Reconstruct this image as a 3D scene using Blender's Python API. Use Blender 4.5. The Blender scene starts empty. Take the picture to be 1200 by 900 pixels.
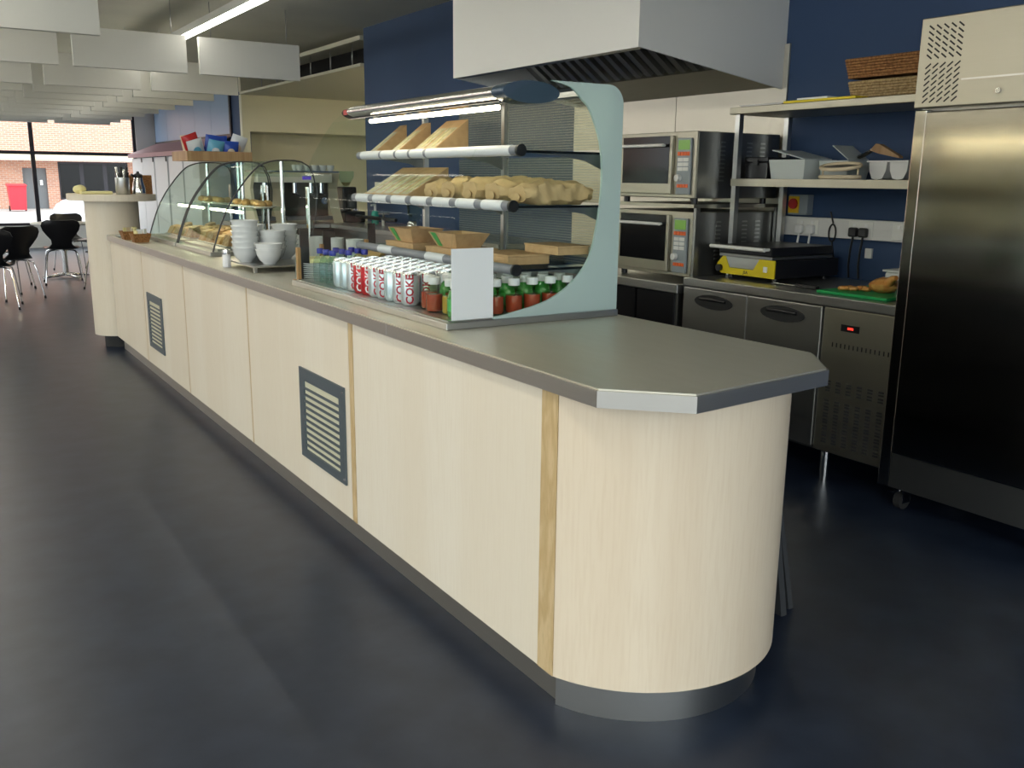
import bpy, bmesh, math, random
from mathutils import Vector, Matrix
random.seed(7)
PI = math.pi
scn = bpy.context.scene
COL = scn.collection

# ------------------------------------------------------------------ camera
YAW, PITCH, ROLL, FPX = 0.571764037, 0.219731080, 0.0110814878, 1077.96655
CAM = Vector((-1.266, -1.826, 1.363))
def _basis():
    cy, sy = math.cos(YAW), math.sin(YAW)
    f = Vector((sy, cy, 0)); r = Vector((cy, -sy, 0)); u = Vector((0, 0, 1))
    f2 = f * math.cos(PITCH) - u * math.sin(PITCH); u2 = u * math.cos(PITCH) + f * math.sin(PITCH)
    return r * math.cos(ROLL) + u2 * math.sin(ROLL), -r * math.sin(ROLL) + u2 * math.cos(ROLL), f2
CR, CU, CF = _basis()
cd = bpy.data.cameras.new('camera'); cam = bpy.data.objects.new('camera', cd); COL.objects.link(cam)
cam.matrix_world = Matrix(((CR.x, CU.x, -CF.x, CAM.x), (CR.y, CU.y, -CF.y, CAM.y), (CR.z, CU.z, -CF.z, CAM.z), (0, 0, 0, 1)))
cd.sensor_fit = 'HORIZONTAL'; cd.sensor_width = 36; cd.lens = 36 * FPX / 1200; cd.clip_start = 0.05; cd.clip_end = 300
scn.camera = cam
def ray(x, y): return CF * FPX + CR * (x - 600) + CU * (450 - y)
def onX(x, y, X): q = ray(x, y); return CAM + q * ((X - CAM.x) / q.x)
def onY(x, y, Y): q = ray(x, y); return CAM + q * ((Y - CAM.y) / q.y)
def onZ(x, y, Z): q = ray(x, y); return CAM + q * ((Z - CAM.z) / q.z)

# ------------------------------------------------------------------ light
w = bpy.data.worlds.new('overcast_sky'); scn.world = w; w.use_nodes = True
bg = w.node_tree.nodes['Background']; bg.inputs[0].default_value = (0.93, 0.97, 1.0, 1); bg.inputs[1].default_value = 2.7
scn.view_settings.view_transform = 'Standard'; scn.view_settings.look = 'None'
scn.view_settings.exposure = 0.62; scn.view_settings.gamma = 1.0; scn.view_settings.use_curve_mapping = False
scn.cycles.use_denoising = True
scn.cycles.max_bounces = 10; scn.cycles.diffuse_bounces = 5; scn.cycles.glossy_bounces = 5
scn.cycles.transparent_max_bounces = 32; scn.cycles.transmission_bounces = 8
scn.cycles.sample_clamp_indirect = 6.0
scn.cycles.caustics_reflective = False; scn.cycles.caustics_refractive = False
def portal(loc, rot, sx, sy):
    l = bpy.data.lights.new('window_portal', 'AREA'); l.shape = 'RECTANGLE'; l.size = sx; l.size_y = sy; l.cycles.is_portal = True
    o = bpy.data.objects.new('window_portal', l); o.location = loc; o.rotation_euler = rot; COL.objects.link(o)
XL, XR, YN, YF, ZC = -7.0, 2.88, -4.2, 17.6, 2.87
portal((XL - .02, 13.3, 1.5), (0, -PI / 2, 0), 2.2, 8.4)
portal((-2.8, YN - .02, 1.32), (PI / 2, 0, 0), 8.4, 2.54)
portal((XL - .02, -.6, 1.32), (0, -PI / 2, 0), 2.54, 7.0)
portal((-2.2, YF + .02, 1.5), (-PI / 2, 0, 0), 9.2, 2.2)

# ------------------------------------------------------------------ materials
MATS = {}
def nmat(name):
    m = bpy.data.materials.new(name); m.use_nodes = True; MATS[name] = m
    return m, m.node_tree, m.node_tree.nodes['Principled BSDF']
def mat(name, col, rough=.5, metal=0., spec=.5, noise=None, bump=0, emit=None, coat=0, scale=(1, 1, 1), aniso=None, alpha=None, trans=0):
    """noise = (scale, second colour, low, high)"""
    m, nt, p = nmat(name)
    p.inputs['Base Color'].default_value = (*col, 1); p.inputs['Roughness'].default_value = rough
    p.inputs['Metallic'].default_value = metal; p.inputs['Specular IOR Level'].default_value = spec
    if coat: p.inputs['Coat Weight'].default_value = coat
    if trans: p.inputs['Transmission Weight'].default_value = trans
    if emit: p.inputs['Emission Color'].default_value = (*emit[0], 1); p.inputs['Emission Strength'].default_value = emit[1]
    if noise or bump:
        tc = nt.nodes.new('ShaderNodeTexCoord'); mp = nt.nodes.new('ShaderNodeMapping'); mp.inputs['Scale'].default_value = scale
        nz = nt.nodes.new('ShaderNodeTexNoise'); nz.inputs['Scale'].default_value = noise[0] if noise else 30; nz.inputs['Detail'].default_value = 5
        nt.links.new(tc.outputs['Object'], mp.inputs[0]); nt.links.new(mp.outputs[0], nz.inputs['Vector'])
        if noise:
            cr = nt.nodes.new('ShaderNodeValToRGB')
            cr.color_ramp.elements[0].color = (*col, 1); cr.color_ramp.elements[1].color = (*noise[1], 1)
            cr.color_ramp.elements[0].position = noise[2]; cr.color_ramp.elements[1].position = noise[3]
            nt.links.new(nz.outputs[0], cr.inputs[0]); nt.links.new(cr.outputs[0], p.inputs['Base Color'])
        if bump:
            b = nt.nodes.new('ShaderNodeBump'); b.inputs['Strength'].default_value = bump; b.inputs['Distance'].default_value = .01
            nt.links.new(nz.outputs[0], b.inputs['Height']); nt.links.new(b.outputs[0], p.inputs['Normal'])
    return m
def wood(name, c1, c2, c3, wave=6., dist=5., rough=.45, stretch=.06, streak=.45):
    m, nt, p = nmat(name)
    tc = nt.nodes.new('ShaderNodeTexCoord'); mp = nt.nodes.new('ShaderNodeMapping'); mp.inputs['Scale'].default_value = (1, 1, stretch)
    nt.links.new(tc.outputs['Object'], mp.inputs[0])
    n1 = nt.nodes.new('ShaderNodeTexNoise'); n1.inputs['Scale'].default_value = wave; n1.inputs['Detail'].default_value = 3; n1.inputs['Distortion'].default_value = .4
    n2 = nt.nodes.new('ShaderNodeTexNoise'); n2.inputs['Scale'].default_value = 140; n2.inputs['Detail'].default_value = 3
    nt.links.new(mp.outputs[0], n1.inputs['Vector']); nt.links.new(mp.outputs[0], n2.inputs['Vector'])
    sn = nt.nodes.new('ShaderNodeMath'); sn.operation = 'MULTIPLY'; sn.inputs[1].default_value = dist * 6
    s2 = nt.nodes.new('ShaderNodeMath'); s2.operation = 'SINE'
    nt.links.new(n1.outputs[0], sn.inputs[0]); nt.links.new(sn.outputs[0], s2.inputs[0])
    mr = nt.nodes.new('ShaderNodeMapRange'); mr.inputs['From Min'].default_value = -1
    nt.links.new(s2.outputs[0], mr.inputs[0])
    mx = nt.nodes.new('ShaderNodeMix'); mx.data_type = 'RGBA'; mx.inputs[6].default_value = (*c1, 1); mx.inputs[7].default_value = (*c2, 1)
    nt.links.new(mr.outputs[0], mx.inputs[0])
    cr = nt.nodes.new('ShaderNodeMapRange'); cr.inputs['From Min'].default_value = .45; cr.inputs['From Max'].default_value = .8; cr.inputs['To Max'].default_value = streak
    nt.links.new(n2.outputs[0], cr.inputs[0])
    m2 = nt.nodes.new('ShaderNodeMix'); m2.data_type = 'RGBA'; m2.inputs[7].default_value = (*c3, 1)
    nt.links.new(cr.outputs[0], m2.inputs[0]); nt.links.new(mx.outputs[2], m2.inputs[6])
    nt.links.new(m2.outputs[2], p.inputs['Base Color']); p.inputs['Roughness'].default_value = rough; p.inputs['Specular IOR Level'].default_value = .25
    return m
def steel(name, col=(.56, .56, .54), rough=.28, scale=(1, 1, 60), var=.12):
    m, nt, p = nmat(name)
    p.inputs['Base Color'].default_value = (*col, 1); p.inputs['Metallic'].default_value = 1
    tc = nt.nodes.new('ShaderNodeTexCoord'); mp = nt.nodes.new('ShaderNodeMapping'); mp.inputs['Scale'].default_value = scale
    nz = nt.nodes.new('ShaderNodeTexNoise'); nz.inputs['Scale'].default_value = 6; nz.inputs['Detail'].default_value = 4
    mr = nt.nodes.new('ShaderNodeMapRange'); mr.inputs['To Min'].default_value = rough - var / 2; mr.inputs['To Max'].default_value = rough + var
    nt.links.new(tc.outputs['Object'], mp.inputs[0]); nt.links.new(mp.outputs[0], nz.inputs['Vector'])
    nt.links.new(nz.outputs[0], mr.inputs[0]); nt.links.new(mr.outputs[0], p.inputs['Roughness'])
    return m
def glass(name, tint=(.93, .97, .95), rough=0.0, refl=.006, slope=.06):
    m = bpy.data.materials.new(name); m.use_nodes = True; MATS[name] = m; nt = m.node_tree; nt.nodes.clear()
    out = nt.nodes.new('ShaderNodeOutputMaterial'); mx = nt.nodes.new('ShaderNodeMixShader')
    lw = nt.nodes.new('ShaderNodeLayerWeight'); pw = nt.nodes.new('ShaderNodeMath'); pw.operation = 'POWER'; pw.inputs[1].default_value = 5
    fr = nt.nodes.new('ShaderNodeMath'); fr.operation = 'MULTIPLY_ADD'; fr.inputs[1].default_value = slope; fr.inputs[2].default_value = refl
    nt.links.new(lw.outputs['Facing'], pw.inputs[0]); nt.links.new(pw.outputs[0], fr.inputs[0])
    tr = nt.nodes.new('ShaderNodeBsdfTransparent'); tr.inputs[0].default_value = (*tint, 1)
    gl = nt.nodes.new('ShaderNodeBsdfGlossy'); gl.inputs['Roughness'].default_value = rough
    nt.links.new(fr.outputs[0], mx.inputs[0]); nt.links.new(tr.outputs[0], mx.inputs[1]); nt.links.new(gl.outputs[0], mx.inputs[2]); nt.links.new(mx.outputs[0], out.inputs[0])
    return m
def frosted(name, col, clear=.15):
    m = bpy.data.materials.new(name); m.use_nodes = True; MATS[name] = m; nt = m.node_tree; nt.nodes.clear()
    out = nt.nodes.new('ShaderNodeOutputMaterial'); a = nt.nodes.new('ShaderNodeMixShader'); b = nt.nodes.new('ShaderNodeMixShader')
    d = nt.nodes.new('ShaderNodeBsdfDiffuse'); d.inputs[0].default_value = (*col, 1); t = nt.nodes.new('ShaderNodeBsdfTranslucent'); t.inputs[0].default_value = (*col, 1)
    tr = nt.nodes.new('ShaderNodeBsdfTransparent'); tr.inputs[0].default_value = (*col, 1)
    a.inputs[0].default_value = .4; b.inputs[0].default_value = clear
    nt.links.new(d.outputs[0], a.inputs[1]); nt.links.new(t.outputs[0], a.inputs[2]); nt.links.new(a.outputs[0], b.inputs[1]); nt.links.new(tr.outputs[0], b.inputs[2]); nt.links.new(b.outputs[0], out.inputs[0])
    return m
def brick_mat(name):
    m, nt, p = nmat(name)
    tc = nt.nodes.new('ShaderNodeTexCoord'); mp = nt.nodes.new('ShaderNodeMapping'); mp.inputs['Rotation'].default_value = (PI / 2, 0, 0)
    bk = nt.nodes.new('ShaderNodeTexBrick'); bk.inputs['Scale'].default_value = 1
    bk.inputs['Color1'].default_value = (.62, .30, .20, 1); bk.inputs['Color2'].default_value = (.50, .24, .17, 1); bk.inputs['Mortar'].default_value = (.6, .5, .42, 1)
    bk.inputs['Brick Width'].default_value = .22; bk.inputs['Row Height'].default_value = .075; bk.inputs['Mortar Size'].default_value = .01
    nt.links.new(tc.outputs['Object'], mp.inputs[0]); nt.links.new(mp.outputs[0], bk.inputs['Vector']); nt.links.new(bk.outputs[0], p.inputs['Base Color'])
    p.inputs['Roughness'].default_value = .9
    return m
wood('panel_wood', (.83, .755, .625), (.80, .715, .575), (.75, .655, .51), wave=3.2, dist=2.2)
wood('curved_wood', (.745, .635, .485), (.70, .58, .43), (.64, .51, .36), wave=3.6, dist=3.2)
wood('oak_edge', (.66, .50, .28), (.56, .40, .20), (.46, .32, .15), wave=16, dist=5, stretch=.22)
wood('brown_wood', (.42, .27, .14), (.34, .20, .10), (.28, .16, .07), wave=12, dist=3)
steel('steel', (.55, .55, .53), .30)
steel('worktop_steel', (.66, .64, .54), .37, scale=(6, 1, 1), var=.14)
MATS['worktop_steel'].node_tree.nodes['Principled BSDF'].inputs['Metallic'].default_value = .75
steel('lip_steel', (.48, .46, .42), .4, scale=(1, 1, 40))
steel('hood_steel', (.88, .87, .83), .5, scale=(1, 1, 20))
MATS['hood_steel'].node_tree.nodes['Principled BSDF'].inputs['Metallic'].default_value = .15
steel('fridge_steel', (.48, .46, .42), .13, scale=(1, .3, 3), var=.04)
steel('dark_steel', (.30, .30, .29), .35)
steel('panel_steel', (.41, .39, .32), .38)
steel('splash_steel', (.66, .63, .55), .42)
mat('foil', (.78, .76, .56), .35, .15)
mat('chrome', (.75, .75, .76), .08, 1)
mat('grille_steel', (.12, .15, .17), .45, .5)
mat('floor_lino', (.011, .018, .037), .36, spec=.5, noise=(7, (.024, .035, .062), .35, .75), scale=(1, 1, 1), bump=.04)
mat('blue_wall', (.030, .064, .145), .7, noise=(1.5, (.034, .071, .158), .3, .7))
mat('ceiling_grey', (.64, .63, .53), .9, noise=(2, (.70, .69, .58), .3, .7))
mat('baffle_white', (.70, .70, .66), .8)
mat('white_wall', (.74, .72, .58), .8)
mat('off_white', (.72, .72, .70), .6)
mat('dark_void', (.015, .015, .016), .9)
mat('carcass', (.03, .03, .03), .8)
mat('black_plastic', (.012, .012, .013), .35)
mat('black_satin', (.010, .010, .012), .28)
mat('dark_grey', (.05, .052, .055), .5)
mat('rubber', (.02, .02, .02), .8)
mat('china', (.80, .82, .80), .12, coat=.3)
mat('paper_white', (.80, .83, .83), .7)
mat('kraft', (.56, .36, .18), .8, noise=(40, (.48, .30, .14), .35, .7))
mat('kraft_bag', (.60, .43, .22), .75, noise=(14, (.46, .31, .14), .3, .75), bump=.5)
mat('kraft_window', (.75, .68, .52), .25, noise=(60, (.45, .40, .16), .35, .7))
mat('sandwich_fill', (.70, .58, .34), .6, noise=(90, (.30, .33, .10), .35, .65))
mat('can_silver', (.62, .64, .67), .3, .55)
mat('can_pale', (.62, .72, .76), .25, .6)
mat('can_red', (.55, .012, .02), .25, .3)
mat('can_dark', (.10, .09, .10), .3, .4)
mat('aluminium', (.8, .8, .8), .25, 1)
mat('letter_red', (.45, .01, .03), .4)
mat('letter_white', (.85, .85, .85), .4)
mat('letter_black', (.02, .02, .02), .5)
mat('cap_blue', (.02, .035, .35), .35)
mat('cap_white', (.85, .85, .84), .4)
mat('juice_red', (.42, .06, .03), .15, coat=.5)
mat('juice_amber', (.50, .30, .04), .15, coat=.5)
mat('green_bottle', (.03, .22, .03), .12, coat=.5)
mat('label_green', (.05, .35, .08), .4)
mat('yellow_paint', (.78, .62, .01), .35)
mat('green_board', (.01, .32, .08), .5)
mat('chicken', (.55, .20, .04), .4, noise=(35, (.70, .40, .12), .35, .7), bump=.6)
mat('wicker_brown', (.40, .19, .06), .7, noise=(90, (.20, .08, .02), .35, .65), bump=.6)
mat('wicker_tan', (.50, .36, .18), .7, noise=(90, (.28, .18, .07), .35, .65), bump=.6)
mat('orange_key', (.85, .14, .02), .4)
mat('white_key', (.8, .8, .76), .4)
mat('screen_green', (.10, .20, .03), .3, emit=((.15, .35, .03), .25))
mat('led_red', (.3, .0, .0), .3, emit=((1, .05, .03), 1))
mat('grey_key_panel', (.30, .34, .36), .4)
mat('oven_glass', (.008, .008, .009), .12, spec=.2)
mat('isolator_red', (.45, .01, .01), .4); mat('isolator_yellow', (.80, .50, .02), .4)
mat('tub_plastic', (.78, .84, .82), .3, trans=.25)
mat('cream_cheek', (.72, .64, .44), .5)
mat('machine_dark', (.05, .045, .03), .55, .2)
mat('soap_green', (.02, .38, .30), .2)
mat('crisp_blue', (.02, .07, .40), .3); mat('crisp_red', (.50, .02, .02), .3); mat('crisp_white', (.68, .70, .72), .35)
mat('crisp_lightblue', (.12, .38, .55), .3); mat('crisp_cream', (.70, .58, .40), .4)
mat('pale_yellow', (.85, .78, .40), .7)
mat('pink_board', (.42, .24, .26), .6)
mat('locker_white', (.70, .71, .72), .5)
mat('frost_blue', (.28, .40, .58), .35)
mat('grout_blue', (.10, .18, .34), .6)
mat('shell_black', (.008, .008, .010), .3)
mat('red_bin', (.60, .03, .05), .45)
mat('pavement', (.48, .47, .46), .85)
mat('heap_white', (.82, .83, .85), .8, noise=(6, (.6, .62, .66), .4, .7), bump=.3)
mat('frame_dark', (.018, .015, .025), .4)
mat('door_grey', (.16, .17, .18), .5)
mat('brown_food', (.35, .18, .07), .6, noise=(50, (.60, .40, .20), .35, .7), bump=.4)
mat('pastry', (.62, .40, .16), .5, noise=(30, (.45, .22, .06), .35, .7), bump=.4)
wood('orange_wood', (.52, .30, .13), (.46, .25, .10), (.38, .20, .08), wave=12, dist=3)
mat('salt_white', (.85, .85, .85), .4)
mat('golden_tray', (.48, .30, .08), .4, .3)
mat('lamp_tube', (1, 1, 1), .4, emit=((1.0, .94, .80), 13))
mat('counter_lamp_tube', (1, 1, 1), .4, emit=((1.0, .96, .84), 7))
mat('case_tube', (1, 1, 1), .4, emit=((1.0, .86, .62), 14))
mat('purple_screen', (.06, .03, .3), .3, emit=((.1, .05, .5), .4))
mat('canopy_blue', (.08, .12, .17), .25, .3)
mat('rail_white', (.75, .76, .80), .35); mat('rail_grey', (.22, .23, .27), .35)
mat('black_edge', (.006, .008, .008), .15)
brick_mat('brick')
glass('clear_glass', (.965, .985, .975)); glass('cake_glass', (.90, .96, .92), refl=.05, slope=.2); glass('window_glass', (.95, .97, .97)); glass('jar_glass', (.85, .92, .90)); glass('shelf_glass', (.86, .93, .90))
glass('water_bottle', (.84, .94, .93), refl=.05, slope=.4); glass('juice_clear', (.88, .92, .82))
frosted('frosted_green', (.72, .86, .83), .12)
frosted('mesh_screen', (.88, .88, .80), .8)
_nt = MATS['mesh_screen'].node_tree; _tc = _nt.nodes.new('ShaderNodeTexCoord'); _vo = _nt.nodes.new('ShaderNodeTexVoronoi'); _vo.inputs['Scale'].default_value = 110; _vo.inputs['Randomness'].default_value = 0
_mr = _nt.nodes.new('ShaderNodeMapRange'); _mr.inputs['From Min'].default_value = .25; _mr.inputs['From Max'].default_value = .45; _mr.inputs['To Min'].default_value = .7; _mr.inputs['To Max'].default_value = .9
_nt.links.new(_tc.outputs['Object'], _vo.inputs['Vector']); _nt.links.new(_vo.outputs['Distance'], _mr.inputs[0])
_nt.links.new(_mr.outputs[0], [n for n in _nt.nodes if n.type == 'MIX_SHADER' and n.outputs[0].links and n.outputs[0].links[0].to_node.type == 'OUTPUT_MATERIAL'][0].inputs[0])

# ------------------------------------------------------------------ mesh helpers
class B:
    def __init__(s): s.bm = bmesh.new()
    def box(s, x0, x1, y0, y1, z0, z1, bev=0):
        t = bmesh.new(); bmesh.ops.create_cube(t, size=1)
        for v in t.verts: v.co = Vector(((x0 + x1) / 2 + v.co.x * (x1 - x0), (y0 + y1) / 2 + v.co.y * (y1 - y0), (z0 + z1) / 2 + v.co.z * (z1 - z0)))
        if bev: bmesh.ops.bevel(t, geom=t.edges[:], offset=bev, segments=2, affect='EDGES', profile=.5)
        return s._add(t)
    def _add(s, t):
        m = bpy.data.meshes.new('tmp'); t.to_mesh(m); t.free(); s.bm.from_mesh(m); bpy.data.meshes.remove(m); return s
    def tube(s, pts, r, n=10, r2=None, cap=True):
        pts = [Vector(p) for p in pts]; rings = []
        m = len(pts); up = None
        for i, p in enumerate(pts):
            d = (pts[min(i + 1, m - 1)] - pts[max(i - 1, 0)]).normalized()
            if up is None: up = d.orthogonal().normalized()
            a = (up - d * up.dot(d)); a = a.normalized() if a.length > 1e-5 else d.orthogonal().normalized(); up = a
            b = d.cross(a); rr = r if r2 is None else r + (r2 - r) * i / (m - 1)
            rings.append([s.bm.verts.new(p + (a * math.cos(2 * PI * k / n) + b * math.sin(2 * PI * k / n)) * rr) for k in range(n)])
        for i in range(m - 1):
            for k in range(n): f = s.bm.faces.new((rings[i][k], rings[i][(k + 1) % n], rings[i + 1][(k + 1) % n], rings[i + 1][k])); f.smooth = True
        if cap:
            s.bm.faces.new(rings[0][::-1]); s.bm.faces.new(rings[-1])
        return s
    def lathe(s, prof, c=(0, 0, 0), n=16, sx=1, sy=1):
        c = Vector(c); rings = []
        for r, z in prof:
            if r < 1e-6: rings.append([s.bm.verts.new(c + Vector((0, 0, z)))])
            else: rings.append([s.bm.verts.new(c + Vector((r * sx * math.cos(2 * PI * k / n), r * sy * math.sin(2 * PI * k / n), z))) for k in range(n)])
        for a, b in zip(rings, rings[1:]):
            for k in range(n):
                k2 = (k + 1) % n
                if len(a) == 1 and len(b) == 1: continue
                if len(a) == 1: f = s.bm.faces.new((a[0], b[k2], b[k]))
                elif len(b) == 1: f = s.bm.faces.new((a[k], a[k2], b[0]))
                else: f = s.bm.faces.new((a[k], a[k2], b[k2], b[k]))
                f.smooth = True
        return s
    def prism(s, poly, axis, a0, a1, smooth=False):
        """poly of 2-D points; axis x: (y,z), y: (x,z), z: (x,y)"""
        def P(p, a): return {'x': (a, p[0], p[1]), 'y': (p[0], a, p[1]), 'z': (p[0], p[1], a)}[axis]
        v0 = [s.bm.verts.new(P(p, a0)) for p in poly]; v1 = [s.bm.verts.new(P(p, a1)) for p in poly]; n = len(poly)
        s.bm.faces.new(v0[::-1]); s.bm.faces.new(v1)
        for i in range(n):
            f = s.bm.faces.new((v0[i], v0[(i + 1) % n], v1[(i + 1) % n], v1[i])); f.smooth = smooth
        return s
    def strip(s, prof, axis, a0, a1, th, smooth=True):
        """open profile given thickness th, extruded along axis"""
        n = len(prof); off = []
        for i, p in enumerate(prof):
            a = Vector(prof[max(i - 1, 0)]); b = Vector(prof[min(i + 1, n - 1)]); d = (b - a).normalized()
            off.append((p[0] - d.y * th, p[1] + d.x * th))
        poly = list(prof) + off[::-1]
        t = B(); t.prism(poly, axis, a0, a1, smooth); s._add(t.bm); return s
    def blob(s, c, rx, ry, rz, seg=12, jit=0):
        t = bmesh.new(); bmesh.ops.create_uvsphere(t, u_segments=seg, v_segments=max(6, seg * 2 // 3), radius=1)
        for v in t.verts:
            k = 1 + (random.uniform(-jit, jit) if jit else 0)
            v.co = Vector((c[0] + v.co.x * rx * k, c[1] + v.co.y * ry * k, c[2] + v.co.z * rz * k))
        for f in t.faces: f.smooth = True
        return s._add(t)
    def rot(s, ang, axis, c):
        bmesh.ops.rotate(s.bm, verts=s.bm.verts[:], cent=Vector(c), matrix=Matrix.Rotation(ang, 3, axis)); return s
    def move(s, d): bmesh.ops.translate(s.bm, verts=s.bm.verts[:], vec=Vector(d)); return s
def obj(name, b, m, parent=None, base=None):
    bm = b.bm; bmesh.ops.recalc_face_normals(bm, faces=bm.faces[:])
    for e in bm.edges:
        if len(e.link_faces) == 2 and e.calc_face_angle(0) > .75: e.smooth = False
    root = parent
    while root is not None and root.parent is not None: root = root.parent
    shift = Vector(base) if base is not None else (root.location.copy() if root is not None else Vector((0, 0, 0)))
    if shift.length: bmesh.ops.translate(bm, verts=bm.verts[:], vec=-shift)
    me = bpy.data.meshes.new(name); bm.to_mesh(me); bm.free(); me.materials.append(MATS[m])
    o = bpy.data.objects.new(name, me); COL.objects.link(o); o.parent = parent
    if parent is None: o.location = shift
    return o
def tag(o, label, cat, group=None):
    o['label'] = label; o['category'] = cat
    if group: o['group'] = group
    return o
def thing(name, label, cat, loc=(0, 0, 0), group=None):
    o = bpy.data.objects.new(name, None); o.empty_display_size = .05; COL.objects.link(o); o.location = loc
    return tag(o, label, cat, group)
def one(name, b, m, label, cat, base, group=None): return tag(obj(name, b, m, None, base), label, cat, group)
def struct(name, b, m, parent=None):
    o = obj(name, b, m, parent)
    if parent is None: o['kind'] = 'structure'
    return o
def dup(o, parent=None, loc=None, rotz=None):
    c = o.copy(); COL.objects.link(c); c.parent = parent
    if loc is not None: c.location = loc
    if rotz is not None: c.rotation_euler[2] = rotz
    for ch in list(o.children): dup(ch, c)
    return c
ORD = ['first', 'second', 'third', 'fourth', 'fifth', 'sixth', 'seventh', 'eighth', 'ninth', 'tenth', 'eleventh', 'twelfth', 'thirteenth']
def arc(cx, cy, r, a0, a1, n, ry=None):
    ry = ry or r
    return [(cx + r * math.cos(math.radians(a0 + (a1 - a0) * i / n)), cy + ry * math.sin(math.radians(a0 + (a1 - a0) * i / n))) for i in range(n + 1)]

# ------------------------------------------------------------------ setting
struct('floor', B().box(XL, 6.0, YN, YF, -.1, 0), 'floor_lino')
struct('ceiling', B().box(XL, 6.0, YN, YF, ZC, ZC + .15), 'ceiling_grey')
wr = struct('wall_right', B().box(XR, XR + .15, YN, 7.55, 0, ZC), 'blue_wall')
struct('splashback', B().box(XR - .012, XR - .001, 1.83, 2.715, .8, 2.1).box(XR - .012, XR - .001, 2.72, 3.8, .8, 2.1), 'splash_steel', wr)
struct('wall_right_far', B().box(XR, XR + .15, 12.0, YF, 0, ZC), 'blue_wall')
# recess behind the coffee bar
wa = struct('wall_alcove', B().box(XR, 2.99, 11.9, 12.0, 0, 2.50).box(2.99, 5.9, 11.9, 12.0, 1.99, 2.50).box(XR, 5.9, 11.9, 12.0, 2.54, ZC).box(2.99, 5.9, 12.9, 13.0, 0, 2.0).box(2.99, 5.9, 12.0, 13.0, 2.0, 2.1), 'white_wall')
struct('wall_alcove_side', B().box(5.9, 6.0, 7.55, 13.0, 0, ZC).box(XR + .15, 6.0, 7.45, 7.55, 0, ZC), 'white_wall')
struct('trim_1', B().box(2.86, 5.9, 7.6, 11.9, 2.50, 2.53), 'white_wall')
fill_mount = struct('fill_panel_mount', B().box(3.9, 5.8, 7.7, 8.15, 2.488, 2.499), 'off_white')  # mount of the added alcove fill light, out of view
struct('alcove_fill_panel', B().box(3.93, 5.77, 7.72, 8.13, 2.480, 2.4878), 'case_tube', fill_mount)  # added glowing panel, unseen, put in to brighten the alcove
struct('trim_2', B().box(2.84, 2.90, 7.56, 11.9, 2.755, 2.80), 'white_wall')
tr = struct('slot_shade_sheet', B().box(3.5, 3.52, 7.6, 11.9, 2.53, ZC), 'dark_void')  # near-black sheet standing in for the shade inside the open ceiling slot
for i in range(6):
    struct('hanger', B().tube([(2.9, 7.9 + i * .62, 2.53), (2.9, 7.9 + i * .62, 2.76)], .008, 6), 'steel', tr)
# far glazed wall
wf = struct('wall_far', B().box(XL, XR, YF, YF + .15, 0, .41).box(XL, XR, YF, YF + .15, 2.6, ZC).box(2.52, XR, YF, YF + .15, .41, 2.6), 'off_white')
def glazing(name, along, pos, lo, hi, z0, z1, mull, trans, m='frame_dark'):
    b = B(); r = .035
    def bar(a0, a1, c0, c1):
        if along == 'x': b.box(a0, a1, pos - r, pos + r, c0, c1)
        else: b.box(pos - r, pos + r, a0, a1, c0, c1)
    bar(lo, hi, z0, z0 + .05); bar(lo, hi, z1 - .05, z1)
    for x in mull: bar(x - r, x + r, z0 + .05, z1 - .05)
    o = struct(name, b, m)
    edges = sorted(set([lo] + list(mull) + [hi]))
    for a, c in zip(edges, edges[1:]):
        t = B()
        if trans:
            if along == 'x': t.box(a + r, c - r, pos - .03, pos + .03, trans - .03, trans + .03)
            else: t.box(pos - .03, pos + .03, a + r, c - r, trans - .03, trans + .03)
            struct('transom', t, m, o)
        g = B()
        if along == 'x': g.box(a + r, c - r, pos - .004, pos + .004, z0 + .05, z1 - .05)
        else: g.box(pos - .004, pos + .004, a + r, c - r, z0 + .05, z1 - .05)
        struct('pane', g, 'window_glass', o)
    return o
xm = onY(41, 205, YF).x
glazing('window_1', 'x', YF + .07, XL, 2.52, .41, 2.6, [XL + .03, xm - 5, xm - 2.5, xm, 2.50], onY(70, 179.5, YF).z)
# glazed street front on the left and behind the camera
struct('wall_left', B().box(XL - .15, XL, YN, 3, 0, .05).box(XL - .15, XL, YN, 3, 2.6, ZC).box(XL - .15, XL, 3, 9, 0, ZC).box(XL - .15, XL, 9, YF, 0, .4).box(XL - .15, XL, 9, YF, 2.6, ZC), 'white_wall')
glazing('window_2', 'y', XL - .07, 9, YF, .4, 2.6, [9.03, 11.9, 14.7, YF - .03], None)
glazing('window_5', 'y', XL - .07, YN, 3, .05, 2.6, [YN + .03, -1.8, .6, 2.97], None)
struct('wall_rear', B().box(XL, 6.0, YN - .15, YN, 0, .05).box(XL, 6.0, YN - .15, YN, 2.6, ZC).box(1.4, 6.0, YN - .15, YN, .05, 2.6), 'off_white')
glazing('window_3', 'x', YN - .07, XL, 1.4, .05, 2.6, [XL + .03, -4.9, -2.8, -.7, 1.37], None)
# tinted high panels on the far right wall, over the lockers
hp = struct('window_4', B().box(XR - .03, XR - .002, 12.45, 17.5, 1.93, 1.97).box(XR - .03, XR - .002, 12.38, 12.45, 1.93, 2.8), 'frame_dark')
for i in range(5):
    struct('pane', B().box(XR - .025, XR - .003, 12.46 + i * 1.0, 13.45 + i * 1.0, 1.975, 2.8), 'frost_blue', hp)

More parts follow.
